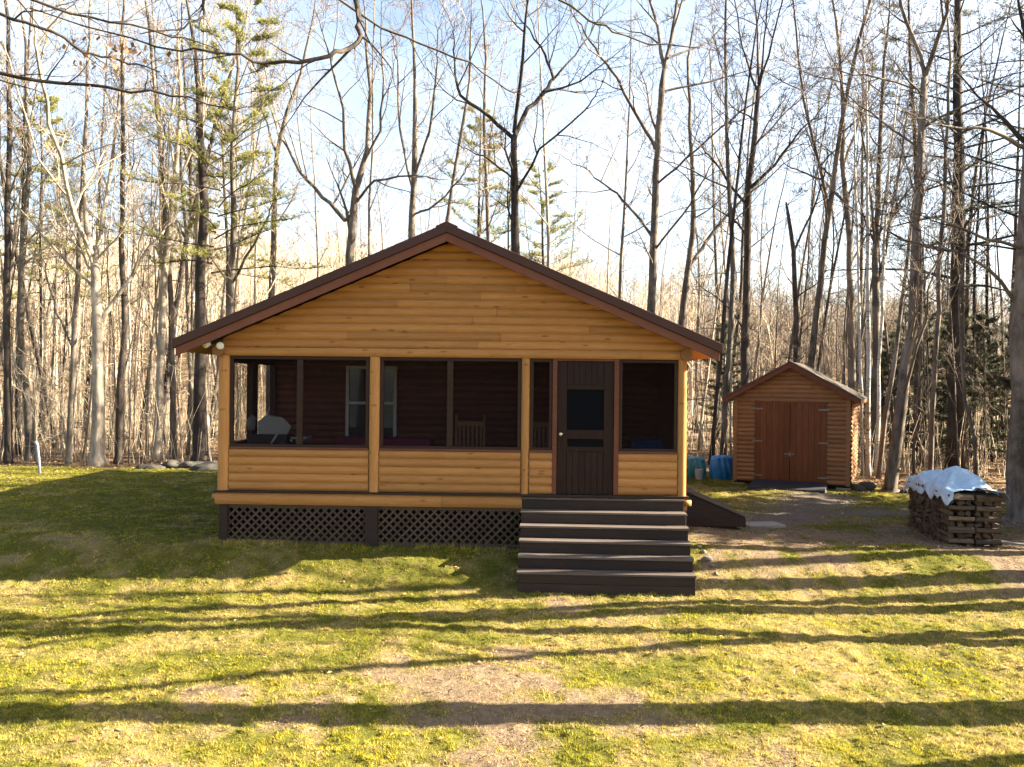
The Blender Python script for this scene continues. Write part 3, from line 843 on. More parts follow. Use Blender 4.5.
m = MB(); m.tube([(.06, -.30, .62), (.16, -.29, .80)], [.02, .02], 8); m.build('handle', GREYP, t)
for sx in (-1, 1):
    m = MB(); m.M = Matrix.Translation((sx * .27, 0, .07)); m.tube([(-.02, 0, 0), (.02, 0, 0)], [.07, .07], 16); m.build('wheel', BLACKP, t)
t = thing('storage_tub', 'blue plastic tub behind the screen beside the door', 'tub', on_floor(650, 15.3), .1)
m = MB(); m.add([(-.24,-.2,0),(.24,-.2,0),(.24,.2,0),(-.24,.2,0),(-.28,-.24,.64),(.28,-.24,.64),(.28,.24,.64),(-.28,.24,.64)], [(0,3,2,1),(4,5,6,7),(0,1,5,4),(1,2,6,5),(2,3,7,6),(3,0,4,7)]); m.build('body', BLUEP, t, .02)
m = MB(); m.box(-.31, .31, -.27, .27, .645, .70); m.build('lid', BLUEP, t, .02)

# ------------------------------------------------------------------ the shed
SHR = math.radians(-24)
SX, SY = 5.70, 22.6
SG = -.12
shed = thing('garden_shed', 'small log sided shed with red brown double doors and mossy gable roof', 'shed', (SX, SY, SG), SHR)
SW, SDp, SB, SE = 2.81, 3.5, .13, 2.22
SRZ, SSL = 3.17, .55
def slim(z):
    t_ = max(0, (SRZ - .14 - z) / SSL); return (SW / 2 - min(SW / 2, t_), SW / 2 + min(SW / 2, t_))
DX0, DX1, DZ0, DZ1 = .53, 2.27, .17, 2.13
m = MB()
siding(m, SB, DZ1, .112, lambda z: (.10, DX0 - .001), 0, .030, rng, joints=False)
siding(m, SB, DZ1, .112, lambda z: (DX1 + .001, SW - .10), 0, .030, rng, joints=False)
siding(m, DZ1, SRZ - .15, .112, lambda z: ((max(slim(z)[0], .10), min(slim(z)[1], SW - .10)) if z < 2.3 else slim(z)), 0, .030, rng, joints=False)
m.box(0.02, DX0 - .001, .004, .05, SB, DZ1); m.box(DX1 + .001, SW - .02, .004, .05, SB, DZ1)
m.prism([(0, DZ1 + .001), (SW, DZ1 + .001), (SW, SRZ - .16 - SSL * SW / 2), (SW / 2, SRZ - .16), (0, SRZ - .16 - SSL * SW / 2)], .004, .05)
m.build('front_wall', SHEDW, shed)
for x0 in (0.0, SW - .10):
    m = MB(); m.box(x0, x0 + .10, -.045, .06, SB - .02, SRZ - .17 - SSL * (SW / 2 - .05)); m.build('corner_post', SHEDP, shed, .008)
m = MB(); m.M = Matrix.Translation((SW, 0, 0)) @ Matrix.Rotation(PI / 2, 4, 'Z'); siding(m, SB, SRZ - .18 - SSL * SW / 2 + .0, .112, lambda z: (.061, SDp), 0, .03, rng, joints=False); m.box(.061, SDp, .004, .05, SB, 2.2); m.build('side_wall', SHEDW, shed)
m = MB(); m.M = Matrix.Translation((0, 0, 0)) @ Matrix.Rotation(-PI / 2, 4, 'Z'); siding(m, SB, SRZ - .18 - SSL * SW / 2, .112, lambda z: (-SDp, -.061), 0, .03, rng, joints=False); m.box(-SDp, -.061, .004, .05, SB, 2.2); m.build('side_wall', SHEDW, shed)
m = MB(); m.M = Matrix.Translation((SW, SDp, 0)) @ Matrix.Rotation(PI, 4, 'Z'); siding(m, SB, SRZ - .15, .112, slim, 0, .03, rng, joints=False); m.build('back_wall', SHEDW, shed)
m = MB(); m.box(0.02, SW - .02, .02, SDp, SB - .06, SB - .005); m.build('floor', BLACK, shed)
for px_, py_ in ((.15, .15), (SW - .15, .15), (.15, SDp - .15), (SW - .15, SDp - .15)):
    m = MB(); m.box(px_ - .18, px_ + .16, py_ - .14, py_ + .14, -.12, SB - .062); m.build('foundation_block', CONC, shed, .015)
xm = (DX0 + DX1) / 2
for a, b, hs in ((DX0 + .004, xm - .004, 1), (xm + .004, DX1 - .004, -1)):
    m = MB(); nb = 6; bw = (b - a) / nb
    for k in range(nb):
        m.box(a + k * bw + .002, a + (k + 1) * bw - .002, -.030, -.004, DZ0, DZ1 - .01, rng.random())
    m.box(a + .001, b - .001, -.012, .02, DZ0 + .003, DZ1 - .013, .2)
    dl = m.build('door', REDW, shed, .003)
    for z in (DZ0 + .12, DZ0 + .98, DZ1 - .16):
        m = MB(); e = a if hs > 0 else b
        x0, x1 = sorted((e - hs * .05, e + hs * .20))
        m.box(x0, x1, -.038, -.032, z - .018, z + .018); m.tube([(e, -.040, z - .04), (e, -.040, z + .04)], [.012, .012], 8); m.build('hinge', METAL, dl)
m = MB(); m.box(xm - .14, xm + .10, -.046, -.032, DZ0 + .66, DZ0 + .69); m.box(xm - .02, xm + .02, -.05, -.031, DZ0 + .62, DZ0 + .74); m.build('latch', METAL, shed)
for s in (-1, 1):
    cxs = SW / 2; E = SW / 2 + .26
    def ss(x0, x1, d0, d1, y0, y1, mb):
        p = [(cxs + s * x0, SRZ - SSL * x0 + d0), (cxs + s * x1, SRZ - SSL * x1 + d0), (cxs + s * x1, SRZ - SSL * x1 + d1), (cxs + s * x0, SRZ - SSL * x0 + d1)]
        mb.prism(p if s > 0 else p[::-1], y0, y1)
    m = MB(); ss(0, E, -.035, 0, -.24, SDp + .2, m); m.build('roof', SHINGLE, shed, .004)
    m = MB(); ss(0, E - .012, -.17, -.037, -.22, -.18, m); m.build('barge_board', TRIM, shed, .004)
    m = MB(); ss(SW / 2 + .01, E - .014, -.13, -.037, -.178, SDp + .18, m); m.build('soffit', SHEDW, shed)
for s in range(7):                        # leftover line above the door
    pass
m = MB(); m.box(DX0 - .01, DX1 + .01, -.040, -.031, DZ1 - .008, DZ1 + .03); m.build('door_head', REDW, shed)
sr = thing('shed_ramp', 'short dark grey ramp in front of the shed double doors', 'ramp', (SX, SY, SG), SHR)
m = MB()
def rampbox(x0, x1, ya, yb, za_, zb_, mb, th=.05):
    mb.add([(x0, ya, za_ - th), (x1, ya, za_ - th), (x1, yb, zb_ - th), (x0, yb, zb_ - th), (x0, ya, za_), (x1, ya, za_), (x1, yb, zb_), (x0, yb, zb_)],
           [(0,1,2,3)[::-1] if False else (0,3,2,1),(4,5,6,7),(0,1,5,4),(1,2,6,5),(2,3,7,6),(3,0,4,7)])
rampbox(.52, 2.30, -.95, -.06, .075, .185, m, .075); m.build('deck', mat_plain('slate_paint', (.036, .036, .043), .6), sr, .006)
m = MB(); m.add([(2.26, -.83, -.05), (2.305, -.83, -.05), (2.305, -.07, -.05), (2.26, -.07, -.05), (2.26, -.83, .0), (2.305, -.83, .0), (2.305, -.07, .11), (2.26, -.07, .11)], [(0,3,2,1),(4,5,6,7),(0,1,5,4),(1,2,6,5),(2,3,7,6),(3,0,4,7)]); m.build('side_beam', CONC, sr)

# ------------------------------------------------------------------ the woodpile
wr = random.Random(11)
WPX, WPY = at(949, 548, 13.75).x, 13.75
WROT = math.radians(-9)
WM = Matrix.Translation((WPX, WPY, gz(7.2, 14.5) - .01)) @ Matrix.Rotation(WROT, 4, 'Z')
FIREW = NT('split_firewood')
_g = FIREW.noise(7, 5, .65, stretch=(1, 4, 4))
_c = FIREW.mixc(FIREW.ramp(_g, [(.3, 0.), (.7, 1.)]), (.055, .035, .022), (.19, .13, .078))
_ri = FIREW.n('ShaderNodeObjectInfo').outputs['Random']
_c = FIREW.mixc(1., _c, FIREW.math('ADD', FIREW.math('MULTIPLY', _ri, .9), .45), 'MULTIPLY')
_c = FIREW.mixc(FIREW.math('MULTIPLY', FIREW.attr('tint'), .8), _c, (.055, .042, .034))
FIREW = FIREW.bsdf(_c, .85, .2, FIREW.bump(_g, .5, .01))
def log_mesh(kind):
    m = MB(); L = .37
    if kind == 0: prof = [(-.055, -.035), (.050, -.042), (.060, .010), (.012, .048), (-.045, .030)]
    elif kind == 1: prof = [(-.050, -.040), (.055, -.030), (.030, .040), (-.020, .046)]
    elif kind == 2: prof = [(.052 * math.cos(a) , .045 * math.sin(a)) for a in [2 * PI * k / 9 for k in range(9)]]
    else: prof = [(-.060, -.030), (.058, -.034), (.052, .022), (-.050, .030)]
    prof = [(p[0] * wr.uniform(.9, 1.1), p[1] * wr.uniform(.9, 1.1)) for p in prof]
    n_ = len(prof); rings = []
    v = []
    for k in range(4):
        x = -L / 2 + L * k / 3; j = wr.uniform(-.006, .006)
        for p in prof: v.append((x + wr.uniform(-.006, .006), p[0] + j, p[1] + wr.uniform(-.004, .004)))
    f = []
    for k in range(3):
        for i in range(n_):
            f.append((k*n_+i, (k+1)*n_+i, (k+1)*n_+(i+1)%n_, k*n_+(i+1)%n_))
    for i, q in enumerate(f): m.add([], [], 0)
    b = [tuple(q) for q in f]
    m.v = v; m.f = b; m.mi = [0] * len(b); m.tint = [(0.9 if (i % n_) == 1 or kind == 2 else 0.0) for i in range(len(b))]; m.sm = [False] * len(b)
    m.f += [tuple(range(n_)), tuple(range(3*n_, 4*n_))[::-1]]; m.mi += [0, 0]; m.tint += [.75, .75]; m.sm += [False, False]
    return m.mesh('firewood_log', FIREW)
LOGS = [log_mesh(k % 4) for k in range(8)]
def put_log(x, y, z, along_x, label, sc=(1, 1, 1)):
    o = bpy.data.objects.new('firewood_log', wr.choice(LOGS)); C.objects.link(o)
    r = Matrix.Rotation((0 if along_x else PI / 2) + wr.uniform(-.06, .06), 4, 'Z') @ Matrix.Rotation(wr.choice((0, PI)) + wr.uniform(-.5, .5), 4, 'X')
    o.matrix_world = WM @ Matrix.Translation((x, y, z)) @ r @ Matrix.Diagonal((*sc, 1))
    tag(o, label, 'firewood', 'split logs stacked in the woodpile')
L_side = 'split log with dark cut end showing in the long side of the woodpile'
L_crib = 'pale split log laid flat in the crossed end tower of the woodpile'
L_far = 'split log in the rear row of the woodpile under the tarp'
NL, LH = 10, .086
for lay in range(NL):
    z = .045 + lay * LH
    y = .52 + wr.uniform(0, .04)
    while y < 2.15:
        put_log(.19 + wr.uniform(-.045, .02), y, z + wr.uniform(-.012, .012), True, L_side, (1, wr.uniform(.7, 1.1), wr.uniform(.8, 1.1)))
        y += wr.uniform(.095, .118)
    y = .55
    if lay % 2 == 0:
        while y < 2.1:
            put_log(.585, y, z + .04, True, L_far, (1, 1.5, 1.85)); y += .185
for col in (0, 1):
    x0 = .19 + col * .395
    for lay in range(NL):
        z = .045 + lay * LH
        if lay % 2 == 1:
            for yy in (.06, .22, .36): put_log(x0, yy + wr.uniform(-.01, .01), z, True, L_crib, (1.0, wr.uniform(.9, 1.1), .9))
        else:
            for xx in (-.13, .0, .13): put_log(x0 + xx + wr.uniform(-.02, .02), .27, z, False, 'split log end in the crossed end tower of the woodpile', (1, wr.uniform(.8, 1.1), .95))
# tarp: a crumpled sheet draped over the pile
def tarp():
    R = random.Random(4)
    nu, nv = 46, 64
    V, Fc = [], []
    top = .045 + NL * LH
    for j in range(nv + 1):
        for i in range(nu + 1):
            u, v = i / nu, j / nv
            x = -.12 + u * 1.02; y = -.06 + v * 2.42
            lump = .30 * math.exp(-((x - .45) / .34) ** 2 - ((y - .95) / .45) ** 2) + .16 * math.exp(-((x - .22) / .25) ** 2 - ((y - 1.75) / .35) ** 2)
            nz = float(fbm(np.array([x * 3.3 + 5]), np.array([y * 3.3]), 90, 3)[0] - .5)
            nz2 = abs(float(fbm(np.array([x * 2.2 + y * 3]), np.array([y * 2.1 - x * 3]), 95, 2)[0] - .5))
            z = top + .035 + lump + nz * .20 - nz2 * .20
            edge = max(0, .0 - x) ; edge2 = max(0, x - .80)
            z -= edge * (.75 + .6 * float(vnoise(np.array([y * 2.7]), np.array([.3]), 7)[0])) * 1.2 + edge2 * 1.3
            x2 = x + (edge * .55) - edge2 * .35
            if y < .30 and x < .42: z -= (0.30 - y) * .22
            z -= max(0, y - 2.2) * 1.2
            if y < .06 and x > .35: z += .02
            # ragged front corner pulled back
            y2 = y + .34 * max(0, 1 - abs(x - .30) / .28) * max(0, 1 - v * 2.6) + .10 * nz
            V.append((x2, y2, max(z, top + .012 if 0.02 < x < .79 else 0.5)))
    for j in range(nv):
        for i in range(nu):
            a = j * (nu + 1) + i
            Fc.append((a, a + 1, a + nu + 2, a + nu + 1))
    m = MB(); m.add(V, Fc, 0.0, 0, True)
    o = m.build('tarp', TARP); o.matrix_world = WM
    s = o.modifiers.new('thick', 'SOLIDIFY'); s.thickness = .006
    # grey folded flap at the near end
    m.tint = [(1.0 if (V[f[0]][1] < .20 and V[f[0]][0] > .38) else 0.0) for f in Fc]
    o.data.attributes['tint'].data.foreach_set('value', m.tint)
    tag(o, 'pale blue crumpled tarp with grey flap covering the top of the woodpile', 'tarp')
tarp()
def plank(loc, rz, L, label):
    m = MB(); m.box(-L / 2, L / 2, -.07, .07, 0, .04); o = m.build('plank', CONC, None, .006); o.location = loc; o.rotation_euler = (0, .04, rz); tag(o, label, 'plank')
p_ = at(1008, 541, 14.2); plank((p_.x, 14.2, gz(p_.x, 14.2) + .01), -.5, .75, 'weathered plank lying on the ground just past the woodpile')

# ------------------------------------------------------------------ small yard things
def rock(loc, size, label, seed, group=None, mat=STONE, name='rock'):
    R = random.Random(seed); import bmesh
    bm = bmesh.new(); bmesh.ops.create_icosphere(bm, subdivisions=3, radius=1)
    for v in bm.verts:
        n_ = v.co.normalized()
        k = 1 + .60 * (float(fbm(np.array([n_.x * 1.6 + seed]), np.array([n_.y * 1.6 + n_.z * 1.3]), seed, 3)[0]) - .5) * 2
        v.co = Vector((n_.x * size[0], n_.y * size[1], n_.z * size[2])) * k
    me_ = bpy.data.meshes.new(name); bm.to_mesh(me_); bm.free(); me_.materials.append(mat)
    for p in me_.polygons: p.use_smooth = True
    o = bpy.data.objects.new(name, me_); C.objects.link(o); o.location = loc; o.rotation_euler = (0, 0, R.uniform(0, 6))
    return tag(o, label, 'rock', group)
for k, (px, D, s, lb) in enumerate(((150, 23.9, .26, 'low grey boulder at woods edge beside pale trunk'), (172, 24.3, .34, 'mossy grey boulder in the middle of the stone row at woods edge'),
                                    (208, 23.7, .40, 'large pale boulder at woods edge nearest to the cabin corner'), (190, 24.3, .34, 'flat dark boulder tucked behind two others at woods edge'))):
    x = at(px, 468, D).x; rock((x, D, gz(x, D) + s * .06), (s * 1.2, s * .8, s * .45), lb, 30 + k, 'boulders at the woods edge')
for k, (px, py, D, s) in enumerate(((707, 552, 12.75, .07), (716, 563, 12.4, .04), (703, 545, 13.0, .04), (724, 569, 12.2, .035), (712, 556, 12.6, .03), (699, 536, 13.2, .04))):
    x = at(px, py, D).x; rock((x, D, gz(x, D) + s * .3), (s, s * .8, s * .6), 'small pale stone lying beside the porch steps', 50 + k, 'small stones beside the porch steps', CONC)
for k, (px, D, s, lb) in enumerate(((856, 21.6, .20, 'flat stone at the shed corner under the lit wall'), (866, 21.9, .24, 'rounded stone between shed corner and birch trunks'), (905, 21.2, .14, 'small pale stone at foot of tall tree past the shed'))):
    x = at(px, 490, D).x; rock((x, D, gz(x, D) + s * .2), (s, s * .8, s * .6), lb, 70 + k)
p = at(40, 472, 22.4); t = thing('marker_post', 'thin white leaning post at the edge of the woods', 'post', (p.x, 22.4, gz(p.x, 22.4)))
m = MB(); m.tube([(0, 0, -.1), (-.03, 0, .35), (-.07, 0, .70)], [.032, .032, .032], 12); m.build('pipe', PIPE, t)
m = MB(); m.tube([(-.07, 0, .68), (-.10, 0, .78), (-.13, -.03, .80)], [.04, .042, .02], 12); m.build('cap', PIPE, t)

def bundle(name, loc, s, mat, seed, label, cat):
    """a lumpy tarp-wrapped heap tied with cord"""
    import bmesh
    bm = bmesh.new(); bmesh.ops.create_icosphere(bm, subdivisions=5, radius=1)
    for v in bm.verts:
        n_ = v.co.normalized()
        q = max(abs(n_.x), abs(n_.y), abs(n_.z))
        base = n_ / (q ** .55)
        a = math.atan2(n_.y, n_.x)
        fold = .05 * math.sin(a * 13 + 3 * n_.z + seed) * (1 - n_.z * .5) + .10 * (float(fbm(np.array([n_.x * 2 + seed]), np.array([n_.z * 2 + n_.y]), seed, 3)[0]) - .5)
        v.co = Vector((base.x * s[0], base.y * s[1], base.z * s[2])) * (1 + fold)
        if v.co.z < -s[2] * .8: v.co.z = -s[2] * .8
    me_ = bpy.data.meshes.new(name); bm.to_mesh(me_); bm.free(); me_.materials.append(mat)
    for p in me_.polygons: p.use_smooth = True
    o = bpy.data.objects.new(name, me_); C.objects.link(o); o.location = (loc[0], loc[1], loc[2] + s[2] * .8)
    return tag(o, label, cat)
x = at(722, 477, 23.9).x; bundle('tarp_bundle', (x, 23.9, gz(x, 23.9) - .02), (.32, .30, .36), TARPB, 3, 'bright blue tarp wrapped heap beside the shed corner', 'tarp bundle')
x = at(694, 477, 24.3).x; bundle('tarp_bundle', (x, 24.3, gz(x, 24.3) - .02), (.30, .28, .33), TARPT, 8, 'teal tarp covered heap between cabin and blue bundle', 'tarp bundle')
x = at(699, 470, 23.7).x
t = thing('bucket', 'white bucket leaning near the teal tarp heap', 'bucket', (x, 23.7, gz(x, 23.7)))
m = MB(); m.tube([(0, 0, .0), (0, 0, .02), (0, 0, .26), (0, 0, .28)], [.085, .09, .11, .115], 18); m.build('pail', mat_plain('dull_white_plastic', (.36, .36, .34), .6), t)
m = MB(); m.tube([(.112 * math.cos(a), 0, .265 + .11 * math.sin(a)) for a in [PI * k / 8 for k in range(9)]], [.006] * 9, 6); m.build('handle', METAL, t)

#TREES#
# ------------------------------------------------------------------ trees
UP = Vector((0, 0, 1))
def sample(pts, rad, t):
    n = len(pts) - 1
    s = min(n - 1e-6, max(0, t * n)); i = int(s); f = s - i
    return pts[i].lerp(pts[i + 1], f), (pts[i + 1] - pts[i]).normalized(), rad[i] * (1 - f) + rad[i + 1] * f
def plen(pts): return sum((b - a).length for a, b in zip(pts[:-1], pts[1:]))
def sides_for(r): return 10 if r > .09 else 7 if r > .045 else 5 if r > .02 else 4 if r > .010 else 3
def wander(p, d, L, k, rng, wig=.20, up=.08):
    pts = [p.copy()]; d = d.normalized()
    for i in range(k):
        d = (d + Vector((rng.gauss(0, wig), rng.gauss(0, wig), rng.gauss(0, wig) + up))).normalized()
        pts.append(pts[-1] + d * (L / k))
    return pts
def ramify(mb, pts, rad, rng, lv, n, ang=(32, 62), t0=.25, up=.07, lenf=(.28, .6), rmin=.005, wig=.17, mi=0):
    """twigs along a limb; n[lv] of them, then twigs on the twigs"""
    L = plen(pts)
    for k in range(n[lv]):
        t = t0 + (1 - t0) * (k + rng.random()) / n[lv]
        p, d, r = sample(pts, rad, t)
        q = d.orthogonal().normalized(); q.rotate(Matrix.Rotation(rng.uniform(0, 2 * PI), 3, d))
        a = math.radians(rng.uniform(*ang))
        nd = d * math.cos(a) + q * math.sin(a); nd.z += up * 1.5
        l = L * rng.uniform(*lenf) * (1.1 - .55 * t)
        r0 = max(rmin * 1.25, min(r * rng.uniform(.45, .7), r * .8)); 
        seg = 5 if lv == 0 else 4 if lv == 1 else 3
        pp = wander(p, nd, l, seg, rng, wig, up)
        rr = [max(rmin * .7, r0 * (1 - .82 * i / seg)) for i in range(seg + 1)]
        mb.tube(pp, rr, sides_for(r0), rng.random(), mi, False)
        if lv + 1 < len(n): ramify(mb, pp, rr, rng, lv + 1, n, ang, .2, up, lenf, rmin, wig, mi)

def tree_root(name, label, cat, loc, group=None, rz=0.): return thing(name, label, cat, loc, rz, group)

def hero(label, D, trunk, limbs=(), bark=None, twig=None, seed=0, n=(9, 6, 3), name='bare_tree', ext=5.0, auto=8, rmin=.0055, t_auto=.35, lim_ang=(28, 58), lenl=(2.0, 4.5), cat='tree', group=None, gauto=(8, 6, 3)):
    """a tree whose trunk and main limbs follow measured lines; depth varies limb by limb"""
    rng = random.Random(seed); bark = bark or BARKG; twig = twig or TWIG
    P = lambda q, d=0.: at(q[0], q[1], D + d)
    W = lambda q: q[2] / F * D / 2 * .85
    pts = [P(q) for q in trunk]; rad = [W(q) for q in trunk]
    a = pts[0]
    if a.z > gz(a.x, a.y):                         # carry the trunk down to the ground
        dr = (pts[1] - pts[0]); dr = dr / max(.3, dr.z)
        g = gz(a.x, a.y); base = a - Vector((dr.x * .5, 0, 1)) * (a.z - g)
        base.z = gz(base.x, base.y)
        pts.insert(0, base.lerp(a, .5)); rad.insert(0, rad[0] * 1.12)
        pts.insert(0, base.copy()); rad.insert(0, rad[0] * 1.12)
    base = Vector((pts[0].x, pts[0].y, gz(pts[0].x, pts[0].y)))
    pts[0].z = base.z - .15
    r0 = rad[0]
    pts.insert(1, pts[0].lerp(pts[1], min(.9, .45 / max(.5, (pts[1] - pts[0]).length)))); rad.insert(1, r0 * 1.05); rad[0] = r0 * 1.55
    root = tree_root(name, label, cat, base, group)
    tm, cm = MB(), MB(); tm.M = cm.M = Matrix.Translation(-base)
    last = (pts[-1] - pts[-2]).normalized()
    if ext:
        ep = wander(pts[-1], last, ext, 4, rng, .08, .05)[1:]
        er = [rad[-1] * (1 - .22 * (i + 1)) for i in range(4)]
        pts += ep; rad += er
    # finer, slightly crooked trunk
    fp, fr = [], []
    for i in range(len(pts) - 1):
        k = max(1, int((pts[i + 1] - pts[i]).length / .7))
        for j in range(k):
            f = j / k; p = pts[i].lerp(pts[i + 1], f)
            if i > 0: p = p + Vector((rng.gauss(0, .012), rng.gauss(0, .03), 0))
            fp.append(p); fr.append((rad[i] * (1 - f) + rad[i + 1] * f) * rng.uniform(.96, 1.05))
    fp.append(pts[-1]); fr.append(rad[-1])
    tm.tube(fp, fr, sides_for(max(fr)), .5)
    for lim in limbs:
        lp = [P(lim[0])]; dd = 0.; sgn = rng.choice((-1, 1)) * rng.uniform(.15, .55)
        for q0, q in zip(lim[:-1], lim[1:]):
            dd += sgn * math.hypot(q[0] - q0[0], q[1] - q0[1]) / F * D
            lp.append(P(q, dd))
        lr = [W(q) for q in lim]
        d = (lp[-1] - lp[-2]).normalized()
        lp += wander(lp[-1], d, .8 + .2 * plen(lp), 3, rng, .12, .06)[1:]; lr += [lr[-1] * .75, lr[-1] * .5, rmin]
        sp, sr = [], []
        for i in range(len(lp) - 1):
            for j in range(3):
                f = j / 3; p = lp[i].lerp(lp[i + 1], f)
                if i + j: p = p + Vector((rng.gauss(0, .02), rng.gauss(0, .02), rng.gauss(0, .02)))
                sp.append(p); sr.append(lr[i] * (1 - f) + lr[i + 1] * f)
        sp.append(lp[-1]); sr.append(lr[-1])
        tm.tube(sp, sr, sides_for(max(lr)), .5, 0, False)
        ramify(cm, sp, sr, rng, 0, n, rmin=rmin, t0=.15)
    for k in range(auto):
        t = t_auto + (1 - t_auto) * (k + rng.random()) / auto
        p, d, r = sample(fp, fr, t)
        q = d.orthogonal().normalized(); q.rotate(Matrix.Rotation(rng.uniform(0, 2 * PI), 3, d))
        a_ = math.radians(rng.uniform(*lim_ang)); nd = d * math.cos(a_) + q * math.sin(a_)
        l = rng.uniform(*lenl) * (1.15 - .5 * t)
        r0 = max(.012, r * rng.uniform(.28, .5)); lp = wander(p, nd, l, 6, rng, .15, .07); lr = [max(rmin, r0 * (1 - .85 * i / 6)) for i in range(7)]
        cm.tube(lp, lr, sides_for(r0), rng.random(), 0, False)
        ramify(cm, lp, lr, rng, 0, gauto, rmin=rmin)
    tm.build('trunk', bark, root); cm.build('crown', twig, root)
    return root

# --- trees one can tell apart, with measured trunks and limbs
hero('tall pale tree with high fork rising just past the cabin roof ridge toward the shed', 30, [(651, 310, 10), (654, 241, 9), (657, 151, 7.5), (662, 86, 7), (664.6, 69, 6)], [
    [(664.6, 69, 5), (660, 43, 4), (651, 0, 3)], [(664.6, 69, 5), (671, 39, 4.5), (677, 0, 3.5)],
    [(656, 149, 5), (641, 123, 4), (617, 77, 3.5), (600, 56, 2.8), (585, 30, 2)], [(653, 238, 4), (634, 211, 3.4), (617, 194, 3), (600, 181, 2.2), (585, 168, 1.5)],
    [(655, 250, 3), (682, 215, 2.4), (703, 181, 1.8)], [(656, 185, 3), (686, 159, 2.6), (720, 128, 2.2), (751, 105, 1.6)], [(661, 92, 3), (708, 82, 2.4), (746, 71, 1.6)],
    [(668, 58, 3), (708, 43, 2.2), (742, 4, 1.5)]], BARKG, TWIG, 1, auto=3, ext=0, rmin=.0065)
hero('slim dark tree with one long branch reaching over toward the shed', 31, [(682, 318, 8), (688, 267, 7), (692.5, 232, 6.5), (692.5, 159, 5), (690, 125, 4), (688, 60, 3)], [
    [(692, 262, 4.5), (716, 228, 4), (751, 191, 3.2), (780, 158, 2.4), (807, 129, 1.6)]], BARKG, TWIG, 2, auto=8, ext=2)
hero('straight dark tree with high broom of thin upright branches', 29, [(745.5, 330, 9), (747.6, 207, 7.5), (755, 129, 6), (759, 86, 5)], [
    [(759, 86, 3.5), (756, 0, 2)], [(759, 88, 3), (772, 40, 2.2), (783, 0, 1.6)], [(758, 92, 3), (742, 48, 2), (735, 0, 1.5)], [(759, 84, 3), (765, 40, 2), (768, 0, 1.5)],
    [(747, 205, 3.5), (722, 172, 2.6), (705, 150, 1.8)], [(748, 190, 4), (775, 165, 3), (800, 130, 2), (815, 118, 1.5)], [(752, 150, 3), (778, 120, 2.2), (805, 95, 1.5)]], BARKD, TWIGD, 3, auto=4, ext=0)
hero('broken topped dead snag behind the shed roof', 27, [(796, 345, 6), (795, 290, 5.5), (793, 250, 5), (788, 215, 4), (786, 202, 2)], [[(793, 255, 3), (812, 212, 2.4), (824, 175, 1.6)]], BARKD, TWIGD, 4, auto=3, ext=0, lenl=(1, 2))
hero('slender grey tree curving above the shed roof slope', 28, [(851.6, 350, 8), (849, 241, 6.5), (843, 163, 6), (842, 77, 4), (836, 20, 3)], [[(843, 165, 3.5), (860, 120, 3), (872, 70, 2)], [(847, 205, 3.5), (822, 180, 3), (800, 172, 2)]], BARKG, TWIG, 5, auto=8, ext=3)
hero('twin stemmed grey tree above the shed eave nearest the woodpile', 27, [(876, 360, 9), (875, 318, 8), (877, 206, 6), (880, 140, 5), (884, 60, 3.5)], [[(876, 300, 4.5), (889, 230, 4), (899, 170, 3), (908, 110, 2)], [(876, 250, 3.5), (868, 180, 3), (862, 130, 2)]], BARKG, TWIG, 6, auto=8, ext=3)
hero('big straight grey tree with mossy foot standing between shed and woodpile', 21.5, [(891, 484, 16), (899, 420, 14), (907, 360, 12), (912, 330, 11), (920, 172, 9), (922.5, 125, 8.5), (924.7, 77, 8)], [
    [(924.7, 77, 5), (907, 21, 4), (895, -20, 3)], [(924.7, 77, 6), (946, 13, 4), (952, -20, 3)], [(922, 128, 4), (950, 110, 3), (985, 98, 2)], [(921, 150, 3), (880, 118, 2.4), (850, 98, 1.6)], [(923, 90, 3), (880, 78, 2.2), (840, 70, 1.5)]], BARKG, TWIG, 7, auto=6, ext=0)
hero('large dark trunk at the edge of the woods just past the woodpile', 16.8, [(1018, 519, 28), (1020, 460, 25), (1023, 400, 24), (1024, 330, 29), (1030, 240, 26), (1036, 120, 22), (1040, 0, 18)], [[(1024, 310, 5), (990, 268, 4), (955, 250, 2.6), (930, 248, 2)], [(1028, 250, 5), (985, 238, 3.5), (940, 220, 2)], [(1034, 150, 6), (990, 130, 4), (950, 128, 2.4)]], BARKG, TWIGD, 8, auto=5, ext=5, t_auto=.5)
hero('pale tree with many stems forking low at the woods edge', 24.6, [(98, 474, 17), (98, 400, 13), (97.5, 330, 12), (95, 270, 10), (92, 255, 8)], [
    [(92, 255, 6), (75, 215, 5), (50, 125, 4), (37, 50, 3)], [(95, 262, 6), (100, 240, 5), (112, 165, 4), (120, 90, 3)], [(98, 325, 6), (125, 285, 5), (145, 255, 4), (160, 235, 2.5)], [(94, 268, 4), (70, 200, 3), (40, 160, 2.2), (10, 60, 1.6)], [(96, 290, 4), (60, 255, 3), (20, 210, 2)]], BARKP, TWIGP, 9, auto=5, ext=3, lenl=(1.5, 3.5))
hero('dark trunk beside the cabin eave with a bushy green crown', 26, [(200, 467, 17), (200, 384, 13), (200, 275, 11), (204, 210, 10), (200, 130, 8), (196, 60, 5)], [], BARKD, TWIG, 10, auto=4, ext=3, name='pine_tree', lenl=(1, 2))
hero('pale trunk with sunlit edge leaning away beside the dark pine', 27, [(157, 470, 12), (160, 384, 10), (165, 265, 8), (172, 200, 7), (180, 120, 5)], [[(172, 205, 3.5), (190, 150, 3), (215, 85, 2)]], BARKP, TWIGP, 11, auto=9, ext=4)
